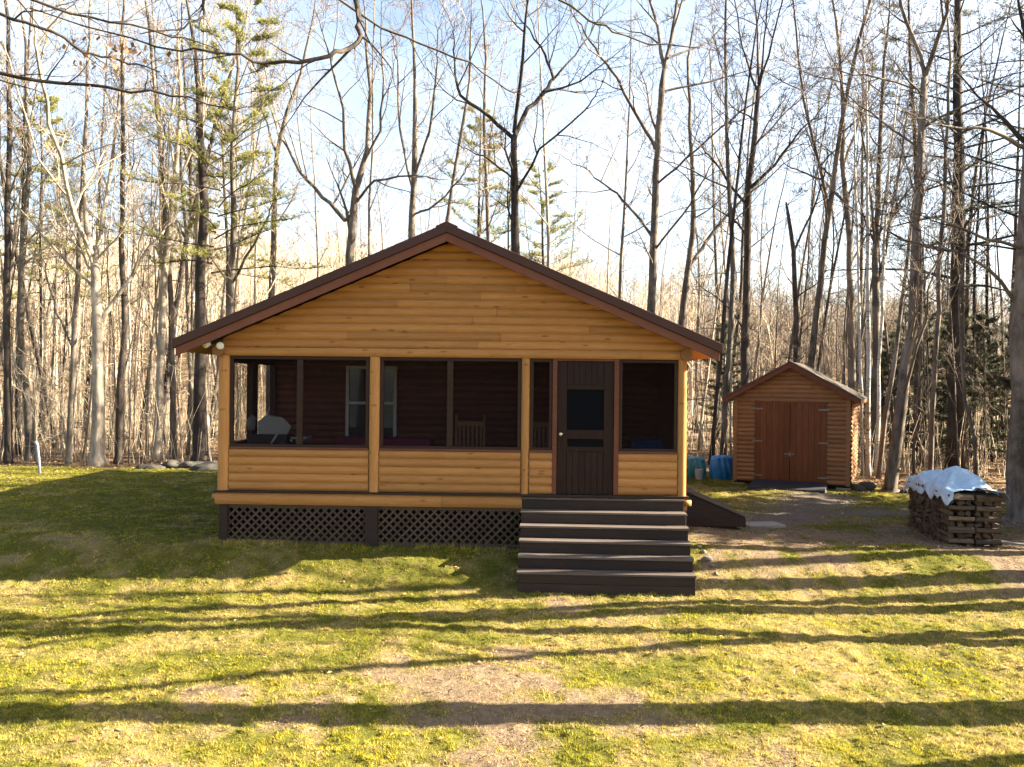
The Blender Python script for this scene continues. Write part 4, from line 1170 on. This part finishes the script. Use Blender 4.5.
hero('straight grey tree rising close beside the cabin roof slope', 27.5, [(226, 440, 9), (230, 300, 8), (235, 225, 7), (232, 150, 5.5), (238, 70, 4)], [[(231, 285, 3.5), (255, 245, 3), (268, 215, 2)]], BARKG, TWIGP, 12, auto=10, ext=3)
hero('slim grey tree leaning outward above the lower roof slope', 29, [(271, 330, 8), (272, 295, 7.5), (277, 150, 5.5), (288, 110, 4.5), (300, 75, 3.5), (310, 30, 2.5)], [[(277, 155, 3), (262, 110, 2.4), (258, 60, 1.6)]], BARKG, TWIGP, 13, auto=9, ext=2)
hero('forked dark tree with long slanting limb above middle of the cabin roof slope', 28, [(350, 275, 11), (350, 255, 10.5), (354, 210, 9), (356, 190, 8), (367, 150, 6), (370, 90, 4), (366, 40, 3)], [
    [(353, 215, 6), (345, 220, 5), (322, 196, 4.6), (300, 170, 4.2), (280, 135, 3.2), (260, 75, 2.4)], [(356, 190, 5), (345, 150, 4), (343, 110, 3), (332, 65, 2.4)], [(354, 205, 3.5), (375, 180, 3), (410, 175, 2)], [(362, 168, 3), (380, 130, 3), (384, 80, 2.4), (381, 40, 1.6)]], BARKG, TWIG, 14, auto=3, ext=2)
hero('upright grey tree behind the roof with narrow forks close to the ridge', 29, [(412, 250, 9), (412, 235, 8.5), (415, 150, 6.5), (415, 80, 4), (412, 20, 3)], [[(413, 190, 3.5), (400, 130, 3), (397, 60, 2)], [(413, 180, 3.5), (430, 130, 3), (437, 60, 2)], [(413, 215, 3), (436, 205, 2.6), (460, 180, 2)]], BARKG, TWIG, 15, auto=4, ext=3)
hero('dark tree with wide fork directly behind the roof just past the ridge', 28, [(516, 260, 11), (515, 230, 10), (514, 180, 9), (514, 135, 8)], [
    [(514, 137, 6), (529, 108, 5.4), (545, 92, 5), (553, 78, 4), (545, 55, 3), (530, 30, 2)], [(553, 80, 3), (575, 55, 2.2), (595, 25, 1.6)], [(514, 133, 5), (521, 75, 4), (524, 30, 3), (527, -5, 2)], [(513, 138, 5), (490, 117, 4.4), (460, 96, 3.6), (455, 75, 3), (454, 50, 2)], [(515, 195, 3.5), (540, 150, 2.6), (585, 110, 1.8)], [(514, 180, 3), (490, 160, 2.4), (470, 150, 1.6)]], BARKD, TWIGD, 16, auto=3, ext=0)
hero('thin crooked tree rising from the roof ridge past the pale sky', 33, [(488, 245, 5), (487, 200, 4.5), (484, 120, 4), (486, 60, 3), (483, 10, 2)], [], BARKG, TWIG, 17, auto=11, ext=2, lenl=(1.2, 3.))
hero('slim leaning tree behind the roof with its top bent toward the ridge', 31, [(444, 240, 5), (452, 190, 4.5), (462, 130, 4), (470, 80, 3), (471, 20, 2)], [], BARKG, TWIGP, 18, auto=9, ext=2)
hero('tall straight dark trunk at the very edge of the lawn past the marker post', 24.8, [(8, 474, 9), (8, 384, 8), (7, 250, 7), (9, 130, 5.5), (8, 20, 4)], [], BARKD, TWIG, 19, auto=10, ext=4)
hero('bent grey tree behind the marker post', 26, [(30, 472, 10), (27, 400, 9), (20, 330, 8), (22, 250, 7), (30, 170, 5), (26, 80, 4)], [], BARKG, TWIGP, 20, auto=9, ext=4)
hero('narrow dark tree between the pale many stemmed tree and the boulders', 25.2, [(117, 473, 8), (121, 384, 7.5), (124, 340, 7), (121, 240, 6), (124, 130, 4.5), (121, 40, 3.5)], [], BARKD, TWIG, 21, auto=9, ext=4)
hero('thin dark tree close in front of the many stemmed pale tree', 25, [(68, 473, 7), (72, 400, 7), (75, 340, 6), (79, 240, 5.5), (86, 120, 4), (88, 40, 3)], [[(74, 350, 3), (56, 310, 2.6), (48, 280, 2)]], BARKG, TWIGP, 22, auto=9, ext=3)
for i, (px0, px1, w_, lb) in enumerate(((868, 868, 5.5, 'white birch with black marks close behind the shed corner'), (876, 884, 4.5, 'second white birch leaning beside the shed corner birch'), (862, 858, 3.6, 'thin white birch half hidden by the shed wall'))):
    hero(lb, 24.6 + .3 * i, [(px0, 486, w_), (px0 + (px1 - px0) * .3, 420, w_ * .95), (px0 + (px1 - px0) * .6, 340, w_ * .85), (px1, 240, w_ * .7), (px1 + (px1 - px0), 130, w_ * .5)], [], BIRCH, TWIG, 30 + i, name='birch_tree', auto=7, ext=3, t_auto=.45, lenl=(1.2, 2.6))
hero('thin pale sapling curving over the woodpile tarp', 19.5, [(976, 488, 5), (974, 440, 4.5), (966, 400, 4.2), (962, 350, 4), (960, 300, 3), (964, 250, 2.4)], [], BARKG, TWIG, 34, auto=8, ext=1.5, lenl=(.7, 1.6), name='sapling')
hero('grey trunk right behind the woodpile tarp with a sunlit side', 22.5, [(930, 480, 6.5), (932, 420, 6), (936, 340, 5.5), (940, 250, 5), (947, 150, 4), (950, 60, 3)], [], BARKG, TWIGD, 35, auto=8, ext=4)
hero('leaning thin tree slanting between shed and tall grey tree', 24, [(878, 486, 5), (886, 420, 5), (897, 340, 4.5), (910, 240, 4), (921, 150, 3)], [], BARKG, TWIG, 36, auto=8, ext=2, lenl=(1., 2.4))

# --- pines
def pine_parts(H, r, start, rng, spread=2.6, nb=46, mats=(BARKD, TWIGD, NEEDLE), tufts=9, bare=.0, M=None, droop=-.02, needle=.105, trunk=True, nd_=11):
    tm, cm = MB(), MB(); tm.M = cm.M = M
    tp = wander(Vector((0, 0, -.15)), UP, H, 14, rng, .025, .05); tr = [r * (1 - .88 * i / 14) for i in range(15)]; tr[0] *= 1.4
    if trunk: tm.tube(tp, tr, sides_for(r), .5)
    for k in range(nb):
        t = start + (1 - start) * (k + rng.random()) / nb
        p, d, rr = sample(tp, tr, min(.985, t))
        a = k * 2.4 + rng.uniform(-.4, .4)
        f = (t - start) / (1 - start)
        L = spread * (1.05 - .8 * f) * rng.uniform(.6, 1.15)
        nd = Vector((math.cos(a), math.sin(a), .10 + .45 * f))
        bp = wander(p, nd, L, 5, rng, .10, droop); r0 = max(.010, rr * .28)
        br = [max(.006, r0 * (1 - .8 * i / 5)) for i in range(6)]
        cm.tube(bp, br, sides_for(r0), .5, 0, False)
        isbare = rng.random() < bare * (1 - f)
        for j in range(tufts):
            tt = .30 + .70 * (j + rng.random()) / tufts
            q, dd, _ = sample(bp, br, tt)
            s_ = dd.cross(UP)
            if s_.length < .1: s_ = Vector((1, 0, 0))
            s_.normalize()
            sd_ = (dd * .7 + s_ * rng.uniform(-1, 1) + UP * rng.uniform(-.05, .35)).normalized()
            sl_ = L * rng.uniform(.12, .34)
            sp = [q, q + sd_ * sl_ * .5 + UP * .02, q + sd_ * sl_ + UP * .05]
            cm.tube(sp, [.007, .006, .004], 3, .5, 0, False)
            if isbare: continue
            tn = rng.random()
            for c_ in (.2, .4, .6, .8, 1.0):
                ctr = q.lerp(sp[2], c_ + rng.uniform(-.1, .1)) + Vector((rng.gauss(0, .04), rng.gauss(0, .04), rng.gauss(.01, .03)))
                for e in range(nd_):
                    v = Vector((rng.gauss(0, 1), rng.gauss(0, 1), rng.gauss(.35, .8))).normalized() * needle * rng.uniform(.7, 1.2)
                    sdv = v.orthogonal().normalized() * (.006 + needle * .03)
                    cm.add([ctr - sdv, ctr + sdv, ctr + v], [(0, 1, 2)], min(1, max(0, tn + rng.gauss(0, .2))), 1)
    return tm, cm
def pine(label, loc, H, r, start, seed, rz=0., mats=(BARKD, TWIGD, NEEDLE), name='pine_tree', group=None, **kw):
    rng = random.Random(seed)
    root = tree_root(name, label, 'tree', loc, group, rz)
    tm, cm = pine_parts(H, r, start, rng, **kw)
    tm.build('trunk', mats[0], root); cm.build('crown', [mats[1], mats[2]], root)
    return root
# green crown of the dark pine beside the eave (its own trunk is measured above)
pk = [o for o in C.objects if o.name.startswith('pine_tree')][0]
_, cm = pine_parts(13.5, .17, .42, random.Random(77), spread=3.2, nb=40, tufts=14, trunk=False)
g_ = cm.build('foliage', [TWIGD, NEEDLE], pk)
def ground_at(px, D): x = at(px, 470, D).x; return Vector((x, D, gz(x, D)))
pine('tall pine with sparse yellow green crown behind the many stemmed tree', ground_at(42, 33), 13, .14, .42, 41, spread=2.8, nb=44, tufts=13)
pine('thin crowned pine standing behind roof just past the ridge', ground_at(474, 38), 14.5, .15, .40, 42, spread=2.7, nb=44, tufts=13)
pine('pale green pine behind the roof between ridge and tall forked tree', ground_at(540, 40), 12.5, .15, .42, 43, spread=3.2, nb=44, tufts=13)
pine('pine with green tufts between dark pine and the grey tree at the roof', ground_at(228, 31), 12.5, .12, .5, 44, spread=2.4, nb=34, tufts=13)
H_ = pine('massive dark pine with bare horizontal lower branches behind the woodpile', ground_at(957, 25.5), 20, .26, .28, 45, spread=3.6, nb=64, bare=1.0, tufts=11, mats=(BARKD, TWIGD, NEEDLED))
pine('dark pine reaching out of the photo top near the massive pine', ground_at(1042, 22), 17, .20, .35, 46, spread=3.4, nb=50, bare=.75, mats=(BARKD, TWIGD, NEEDLED))
pine('dark topped pine high above the tall grey tree', ground_at(918, 29), 17.5, .15, .62, 47, spread=2.4, nb=30, bare=.5, mats=(BARKD, TWIGD, NEEDLED))
for i, (px, D, H, lb) in enumerate(((722, 36, 5.0, 'small hemlock in the woods between cabin eave and shed'), (890, 33, 4.6, 'dark hemlock behind the birches and shed corner'), (925, 31, 5.5, 'dark hemlock behind the tall grey tree'), (985, 29, 5.0, 'dark hemlock between massive pine and large trunk'),
        (905, 40, 7.0, 'tall hemlock deep in the dark woods past the birches'), (950, 36, 6, 'hemlock deep behind the woodpile'), (1010, 33, 6.5, 'hemlock half hidden by the large dark trunk'))):
    pine(lb, ground_at(px, D), H, .06, .06, 50 + i, mats=(BARKD, TWIGD, NEEDLED), name='hemlock_tree', spread=1.5, nb=60, tufts=14, needle=.075)

hem = []
for k_ in range(3):
    tm_, cm_ = pine_parts((6.5, 7.5, 5.5)[k_], .07, .05, random.Random(400 + k_), spread=1.7, nb=60, tufts=12, needle=.09)
    hem.append((tm_.mesh('trunk', BARKD), cm_.mesh('crown', [TWIGD, NEEDLED])))
hr = random.Random(41)
for k_ in range(6):
    px_ = hr.uniform(880, 1060)
    rt = tree_root('hemlock_tree', 'dark green hemlock among the bare trunks deep in the dim woods', 'tree', ground_at(px_, hr.uniform(29, 43)), 'dark hemlocks deep in the dim woods', hr.uniform(0, 6))
    sc_ = hr.uniform(.6, .95); rt.scale = (sc_, sc_, sc_)
    for nm_, me_ in zip(('trunk', 'crown'), hr.choice(hem)):
        o_ = bpy.data.objects.new(nm_, me_); C.objects.link(o_); o_.parent = rt

# --- the rest of the bare woods: copies of a few kinds
def proto(H, r, seed, kind):
    rng = random.Random(seed); tm, cm = MB(), MB()
    tp = wander(Vector((0, 0, -.2)), Vector((rng.gauss(0, .05), rng.gauss(0, .05), 1)), H, 16, rng, .075 if kind == 'pole' else .035, .10 if kind == 'pole' else .05)
    tr = [max(.008, r * (1 - .9 * (i / 16) ** 1.15)) for i in range(17)]; tr[0] *= 1.35
    tm.tube(tp, tr, sides_for(r), .5)
    if kind == 'fork':
        p, d, rr = sample(tp, tr, .42)
        lp = wander(p, (d + Vector((.35, .15, 0))).normalized(), H * .5, 8, rng, .06, .07); lr = [rr * .75 * (1 - .85 * i / 8) for i in range(9)]
        tm.tube(lp, lr, sides_for(rr), .5, 0, False); ramify(cm, lp, lr, rng, 0, (12, 5, 3), (28, 55), .1, .06, (.2, .4), .006)
    nl, t0, ll = {'pole': (11, .48, (1.6, 3.6)), 'tall': (15, .42, (1.4, 3.6)), 'fork': (13, .35, (1.4, 3.4)), 'whip': (14, .25, (.7, 2.0)), 'sapling': (12, .18, (.6, 1.6))}[kind]
    for k in range(nl):
        t = t0 + (1 - t0) * (k + rng.random()) / nl
        p, d, rr = sample(tp, tr, min(.98, t))
        q = d.orthogonal().normalized(); q.rotate(Matrix.Rotation(rng.uniform(0, 2 * PI), 3, d))
        a = math.radians(rng.uniform(28, 65)); nd = d * math.cos(a) + q * math.sin(a)
        r0 = max(.010, rr * rng.uniform(.3, .55)); l = rng.uniform(*ll) * (1.2 - .5 * t)
        lp = wander(p, nd, l, 5, rng, .15, .07); lr = [max(.006, r0 * (1 - .82 * i / 5)) for i in range(6)]
        cm.tube(lp, lr, sides_for(r0), rng.random(), 0, False)
        ramify(cm, lp, lr, rng, 0, (6, 4, 2) if kind in ('tall', 'fork') else (5, 3), rmin=.006)
    # a few dead stubs and thin low branches
    for k in range(6):
        p, d, rr = sample(tp, tr, rng.uniform(.10, t0))
        a = rng.uniform(0, 2 * PI); lp = wander(p, Vector((math.cos(a), math.sin(a), rng.uniform(-.1, .5))), rng.uniform(.5, 1.8), 4, rng, .2, .0)
        cm.tube(lp, [.012, .010, .008, .006, .005], 4, rng.random(), 0, False); ramify(cm, lp, [.01] * 5, rng, 0, (4,), rmin=.005)
    return tm, cm
PROTO = {}
spec = {'tall': [(17, .085), (19, .10), (16, .075), (18, .09)], 'fork': [(17, .10), (16, .09), (18, .11)], 'whip': [(12, .042), (13, .05), (11, .038), (14, .055)], 'pole': [(17, .22), (16, .17), (18, .26)], 'sapling': [(6, .028), (7.5, .033), (5, .025), (8.5, .04)]}
for kd, lst in spec.items():
    PROTO[kd] = []
    for i, (H, r) in enumerate(lst):
        tm, cm = proto(H, r, 100 + 10 * len(PROTO) + i, kd)
        PROTO[kd].append({b: (tm.mesh('trunk', bm_), cm.mesh('crown', tw_)) for b, bm_, tw_ in (('grey', BARKG, TWIG), ('pale', BARKP, TWIGP), ('dark', BARKD, TWIGD))})
KNAME = {'pole': 'bare_tree', 'tall': 'bare_tree', 'fork': 'bare_tree', 'whip': 'bare_tree', 'sapling': 'sapling'}
KWORD = {'pole': 'high crowned {} bare tree', 'tall': 'tall straight {} bare tree', 'fork': 'forked {} bare tree', 'whip': 'thin whippy {} bare tree', 'sapling': 'low {} twiggy sapling'}
taken = []
def put_tree(loc, kd, bark, rng, where, sc=1., far=False):
    i = rng.randrange(len(PROTO[kd])); tme, cme = PROTO[kd][i][bark]
    lb = KWORD[kd].format(bark) + ' ' + where
    root = tree_root(KNAME[kd], lb, 'tree', loc, KWORD[kd].format(bark).replace('tree', 'trees') + ' ' + where, rng.uniform(0, 2 * PI))
    root.scale = (sc * rng.uniform(.9, 1.1), sc * rng.uniform(.9, 1.1), sc)
    root.rotation_euler = (rng.gauss(0, .025), rng.gauss(0, .035), rng.uniform(0, 2 * PI))
    for nm, me_ in (('trunk', tme), ('crown', cme)):
        o = bpy.data.objects.new(nm, me_); C.objects.link(o); o.parent = root
def fill(n, pxr, Dr, kinds, barks, where, seed, gap=9, power=1.0):
    rng = random.Random(seed); done = 0; tries = 0
    while done < n and tries < n * 40:
        tries += 1
        px = rng.uniform(*pxr); D = Dr[0] + (Dr[1] - Dr[0]) * rng.random() ** power
        x = at(px, 470, D).x
        if D < float(wood_edge(np.array([x]))[0]) + .8: continue
        if 4.6 < x < 10.2 and D < 27.5: continue
        if -6 < x < 4 and D < 26: continue
        if any(abs(px - p) < gap * 24 / D and abs(D - d) < 6 for p, d in taken): continue
        taken.append((px, D)); done += 1
        put_tree(Vector((x, D, gz(x, D))), rng.choice(kinds), rng.choice(barks), rng, where, rng.uniform(.85, 1.12))
WL, WB, WR = 'in the sunlit woods beyond the boulder row', 'in the woods rising behind the cabin roof', 'in the dim woods behind shed and woodpile'
fill(34, (-30, 225), (25.5, 46), ['tall', 'tall', 'whip', 'fork'], ['pale', 'grey', 'grey', 'dark'], WL, 1, 8)
fill(40, (-30, 235), (26, 50), ['whip'], ['pale', 'pale', 'grey'], WL, 2, 5)
fill(34, (-30, 240), (25, 40), ['sapling'], ['pale', 'pale', 'grey'], WL, 3, 5)
fill(18, (230, 690), (31, 55), ['tall', 'whip', 'whip'], ['grey', 'grey', 'pale'], WB, 4, 9)
fill(22, (240, 700), (30, 48), ['whip', 'sapling', 'sapling'], ['pale', 'grey'], WB, 5, 8)
fill(26, (690, 1050), (27, 50), ['tall', 'whip', 'whip', 'fork'], ['grey', 'dark', 'dark'], WR, 6, 8)
fill(28, (690, 1050), (26, 50), ['whip'], ['grey', 'dark', 'dark'], WR, 7, 5)
fill(16, (700, 1040), (28, 48), ['whip'], ['pale'], WR, 17, 4)
fill(16, (300, 690), (34, 55), ['whip', 'sapling'], ['pale'], WB, 18, 4)
fill(26, (690, 1050), (23, 40), ['sapling'], ['grey', 'dark', 'grey'], WR, 8, 5)

# --- trees past the frame whose shadows stripe the lawn
def caster(X, D0, kd, sc, k):
    Y = D0 + math.tan(SUN_AZ) * X
    rng = random.Random(900 + k)
    put_tree(Vector((X, Y, gz(X, Y))), kd, 'grey', rng, 'past the frame edge shading the lawn', sc)
for k, (X, D0, kd, sc) in enumerate(((9.2, 7.95, 'pole', 1.15), (10.5, 7.2, 'pole', .8), (9.8, 9.45, 'pole', .95), (12.5, 10.0, 'pole', .7), (11.2, 10.75, 'pole', .85), (12.8, 11.3, 'pole', .7), (10.6, 11.95, 'pole', .8),
        (14, 12.4, 'pole', .7), (13, 13.0, 'pole', .75), (8.6, 6.5, 'pole', .8), (17, 14.6, 'tall', .9), (15, 15.6, 'whip', 1.1), (20, 17.8, 'tall', .8))):
    caster(X, D0, kd, sc, k)

for k, (x_, y_, H_2) in enumerate(((11.4, 15.6, 8.5), (13.2, 16.1, 9.5), (11.8, 16.9, 8), (14.2, 16.6, 9), (12.4, 17.8, 9), (15.4, 16.4, 10), (13.4, 19.3, 7), (16.2, 18.2, 9))):  # unseen evergreens added to shade the woodpile and track
    pine('unseen dense evergreen added past the frame edge to shade the woodpile', Vector((x_, y_, gz(x_, y_))), H_2, .11, .12, 200 + k, mats=(BARKD, TWIGD, NEEDLED), name='hemlock_tree', group='unseen dense evergreens added past the frame edge to shade the woodpile', spread=2.1, nb=90, tufts=14, needle=.17)

for k, (x_, y_, H_2) in enumerate(((17.5, 24, 13), (20, 26, 14), (19, 29, 15), (22.5, 28, 14), (22, 32, 15), (25, 35, 16), (21.5, 22.5, 12), (27, 31, 15), (26, 39, 16), (30, 43, 17))):  # unseen evergreens added to keep the sun off the woods behind
    pine('unseen tall evergreen added past the frame edge to shade the dim woods', Vector((x_, y_, gz(x_, y_))), H_2, .16, .12, 230 + k, mats=(BARKD, TWIGD, NEEDLED), name='pine_tree', group='unseen tall evergreens added past the frame edge to shade the dim woods', spread=2.6, nb=56, tufts=9, needle=.18)

# --- a near tree whose limbs hang into the top of the picture
def overhang(label, base, top, limbs, seed, bark, twig, dead=0):
    rng = random.Random(seed)
    root = tree_root('overhanging_tree', label, 'tree', base)
    tm, cm = MB(), MB(); tm.M = cm.M = Matrix.Translation(-base)
    tp = [base - UP * .2, base.lerp(top, .3), base.lerp(top, .65) + Vector((.1, .05, 0)), top, top + Vector((.1, -.2, 4))]
    tm.tube(tp, [.26, .2, .17, .14, .06], 12)
    for lim in limbs:
        lp = [at(q[0], q[1], q[3]) for q in lim]; lr = [q[2] / F * q[3] / 2 * .78 for q in lim]
        st = min((p for p in tp[2:4]), key=lambda p: (p - lp[0]).length)
        mid = st.lerp(lp[0], .5) + UP * .5
        full = [st, mid] + lp; fr = [lr[0] * 1.9, lr[0] * 1.4] + lr
        sp, sr = [], []
        for i in range(len(full) - 1):
            for j in range(3):
                f = j / 3; p = full[i].lerp(full[i + 1], f) + Vector((rng.gauss(0, .008), rng.gauss(0, .02), rng.gauss(0, .010)))
                sp.append(p); sr.append(fr[i] * (1 - f) + fr[i + 1] * f)
        sp.append(full[-1]); sr.append(fr[-1])
        tm.tube(sp, sr, 7, .5, 0, False)
        ramify(cm, sp[5:], sr[5:], rng, 0, (9, 4, 2), (25, 60), .15, .02, (.10, .24), .0022, .16)
    if dead:                                       # a few dead leaves still hanging on the twigs
        for k in range(dead):
            c_ = at(rng.gauss(100, 26), rng.gauss(50, 12), rng.uniform(6.5, 7.1)); u_ = Vector((rng.gauss(0, 1), rng.gauss(0, 1), rng.gauss(0, .5))).normalized() * .022; v_ = Vector((rng.gauss(0, .4), rng.gauss(0, .4), -1)).normalized() * .05
            cm.add([c_, c_ + u_ + v_ * .5, c_ + v_, c_ - u_ + v_ * .5], [(0, 1, 2, 3)], rng.random() * .5, 1)
    tm.build('trunk', bark, root); cm.build('crown', [twig, LEAF], root)
overhang('near tree past the frame whose dark drooping limbs cross the photo top', Vector((-6.0, 1.5, gz(-6, 1.5))), Vector((-5.4, 2.2, 8.2)), [
    [(375, -60, 9, 8.4), (353, -8, 7, 8.2), (358, 20, 7, 8.0), (361, 38, 6.5, 7.9), (348, 48, 6, 7.8), (330, 58, 5.5, 7.7), (298, 63, 5, 7.6), (262, 62, 4, 7.5), (232, 54, 3.4, 7.4), (180, 50, 2.8, 7.3), (110, 34, 2.2, 7.2), (30, 8, 1.6, 7.1)],
    [(-60, 62, 6, 6.6), (0, 74, 5, 6.7), (60, 83, 4.4, 6.8), (130, 89, 3.6, 6.9), (190, 97, 2.6, 7.0), (240, 112, 1.6, 7.1)],
    [(-60, 0, 6, 6.4), (0, 15, 4.4, 6.5), (40, 26, 4, 6.6), (72, 44, 3.6, 6.7), (92, 55, 3, 6.8), (125, 60, 2.4, 6.9), (160, 72, 1.8, 7.0)],
    [(-40, -30, 5, 6.3), (50, 8, 3.6, 6.5), (110, 22, 3, 6.6), (170, 34, 2.2, 6.7), (220, 50, 1.4, 6.9)],
    [(215, -40, 5, 8.2), (203, 0, 4, 8.1), (205, 17, 3.4, 8.0), (190, 24, 2.6, 7.9), (170, 30, 2, 7.8), (140, 34, 1.4, 7.7)]], 5, BARKD, TWIGD, 70)
overhang('near tree past the frame with thin pale twigs hanging over the cabin ridge', Vector((6.5, .5, gz(6.5, .5))), Vector((5.2, 2.0, 9.0)), [
    [(520, -60, 5, 9.0), (560, 0, 3.4, 9.1), (590, 20, 3, 9.2), (612, 32, 2.6, 9.3), (650, 44, 2, 9.4), (700, 48, 1.4, 9.5)],
    [(300, -30, 4, 9.5), (380, 28, 3, 9.6), (420, 42, 2.8, 9.7), (470, 64, 2.4, 9.8), (505, 88, 1.8, 9.9), (525, 97, 1.2, 10)]], 6, BARKG, TWIG)

# --- far wooded slope and brush: nobody could count these
def far_woods():
    R = np.random.default_rng(12); protos = []
    for s in range(7):
        rng = random.Random(300 + s); m = MB()
        H = rng.uniform(8.5, 12)
        tp = wander(Vector((0, 0, -.4)), UP, H, 6, rng, .05, .05); tr = [.11 * (1 - .85 * i / 6) for i in range(7)]
        m.tube(tp, tr, 4, .5, 0, False)
        for k in range(15):
            p, d, rr = sample(tp, tr, .25 + .74 * (k + rng.random()) / 15)
            q = d.orthogonal().normalized(); q.rotate(Matrix.Rotation(rng.uniform(0, 2 * PI), 3, d))
            a = math.radians(rng.uniform(25, 60)); lp = wander(p, d * math.cos(a) + q * math.sin(a), rng.uniform(1.2, 3.0), 3, rng, .15, .08)
            m.tube(lp, [.035, .026, .02, .014], 3, .5, 0, False)
            ramify(m, lp, [.03, .022, .018, .014], rng, 0, (4,), rmin=.014)
        protos.append((np.array(m.v), np.array(m.f, dtype=np.int64)))
    Vs, Fs, MI, off = [], [], [], 0
    n = 0
    while n < 1500:
        D = 56 + 74 * R.random() ** .8; px = R.uniform(-80, 1104); x = (px - CX) / F * D
        V, Fc = protos[R.integers(len(protos))]
        a = R.uniform(0, 2 * PI); s = R.uniform(.8, 1.15) * (1 - .18 * float(smooth(520, 800, px)))
        c, sn = math.cos(a), math.sin(a)
        W = np.stack([(V[:, 0] * c - V[:, 1] * sn) * s + x, (V[:, 0] * sn + V[:, 1] * c) * s + D, V[:, 2] * s + float(gheight(np.array([x]), np.array([D]))[0])], -1)
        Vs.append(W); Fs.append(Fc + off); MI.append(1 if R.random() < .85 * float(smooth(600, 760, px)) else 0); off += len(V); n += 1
    me_ = bpy.data.meshes.new('distant_woods'); np_mesh(me_, np.concatenate(Vs), np.concatenate(Fs), 4)
    a = me_.attributes.new('tint', 'FLOAT', 'FACE'); a.data.foreach_set('value', np.repeat(R.random(len(Fs)), [len(f) for f in Fs]).astype(np.float32))
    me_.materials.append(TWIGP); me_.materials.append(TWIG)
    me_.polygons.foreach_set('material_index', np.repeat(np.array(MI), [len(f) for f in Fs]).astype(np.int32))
    o = bpy.data.objects.new('distant_woods', me_); C.objects.link(o); tag(o, 'far sunlit wooded slope of pale bare trees behind everything', 'woods', None, 'stuff')
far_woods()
def brush():
    R = np.random.default_rng(22); n = 4200
    px = R.uniform(-40, 1064, n); D = 24.5 + 32 * R.random(n) ** 1.2; x = (px - CX) / F * D
    e = wood_edge(x); k = (D > e + .6) & ~((x > 4.6) & (x < 10.2) & (D < 26.8)) & ~((x > -6) & (x < 4) & (D < 25))
    px, D, x = px[k], D[k], x[k]; n = len(x)
    z = gheight(x, D); H = R.uniform(.4, 2.6, n) * np.where(x < 0, 1.15, .9); r = R.uniform(.006, .014, n)
    ang = R.uniform(0, 2 * PI, n); le = R.uniform(0, .45, n); a2 = ang + R.uniform(-1.5, 1.5, n)
    V = np.empty((n, 3, 3, 3))
    cx, cy = x.copy(), D.copy()
    for j, (f, rf) in enumerate(((0, 1), (.5, .75), (1, .35))):
        ox = x + H * f * le * (np.cos(ang) * (1 - f) + np.cos(a2) * f); oy = D + H * f * le * (np.sin(ang) * (1 - f) + np.sin(a2) * f)
        for q in range(3):
            V[:, j, q] = np.stack([ox + r * rf * math.cos(q * 2.094), oy + r * rf * math.sin(q * 2.094), z - .05 + H * f], -1)
    base = (np.arange(n) * 9)[:, None, None]
    fl = np.array([[j * 3 + q, j * 3 + (q + 1) % 3, (j + 1) * 3 + (q + 1) % 3, (j + 1) * 3 + q] for j in range(2) for q in range(3)])[None]
    me_ = bpy.data.meshes.new('brush'); np_mesh(me_, V.reshape(-1, 3), (base + fl).reshape(-1, 4), 4)
    a = me_.attributes.new('tint', 'FLOAT', 'FACE'); a.data.foreach_set('value', np.repeat(R.random(n), 6).astype(np.float32))
    me_.materials.append(TWIGP)
    o = bpy.data.objects.new('brush', me_); C.objects.link(o); tag(o, 'thin dry brush stems and seedlings along the forest floor', 'undergrowth', None, 'stuff')
brush()
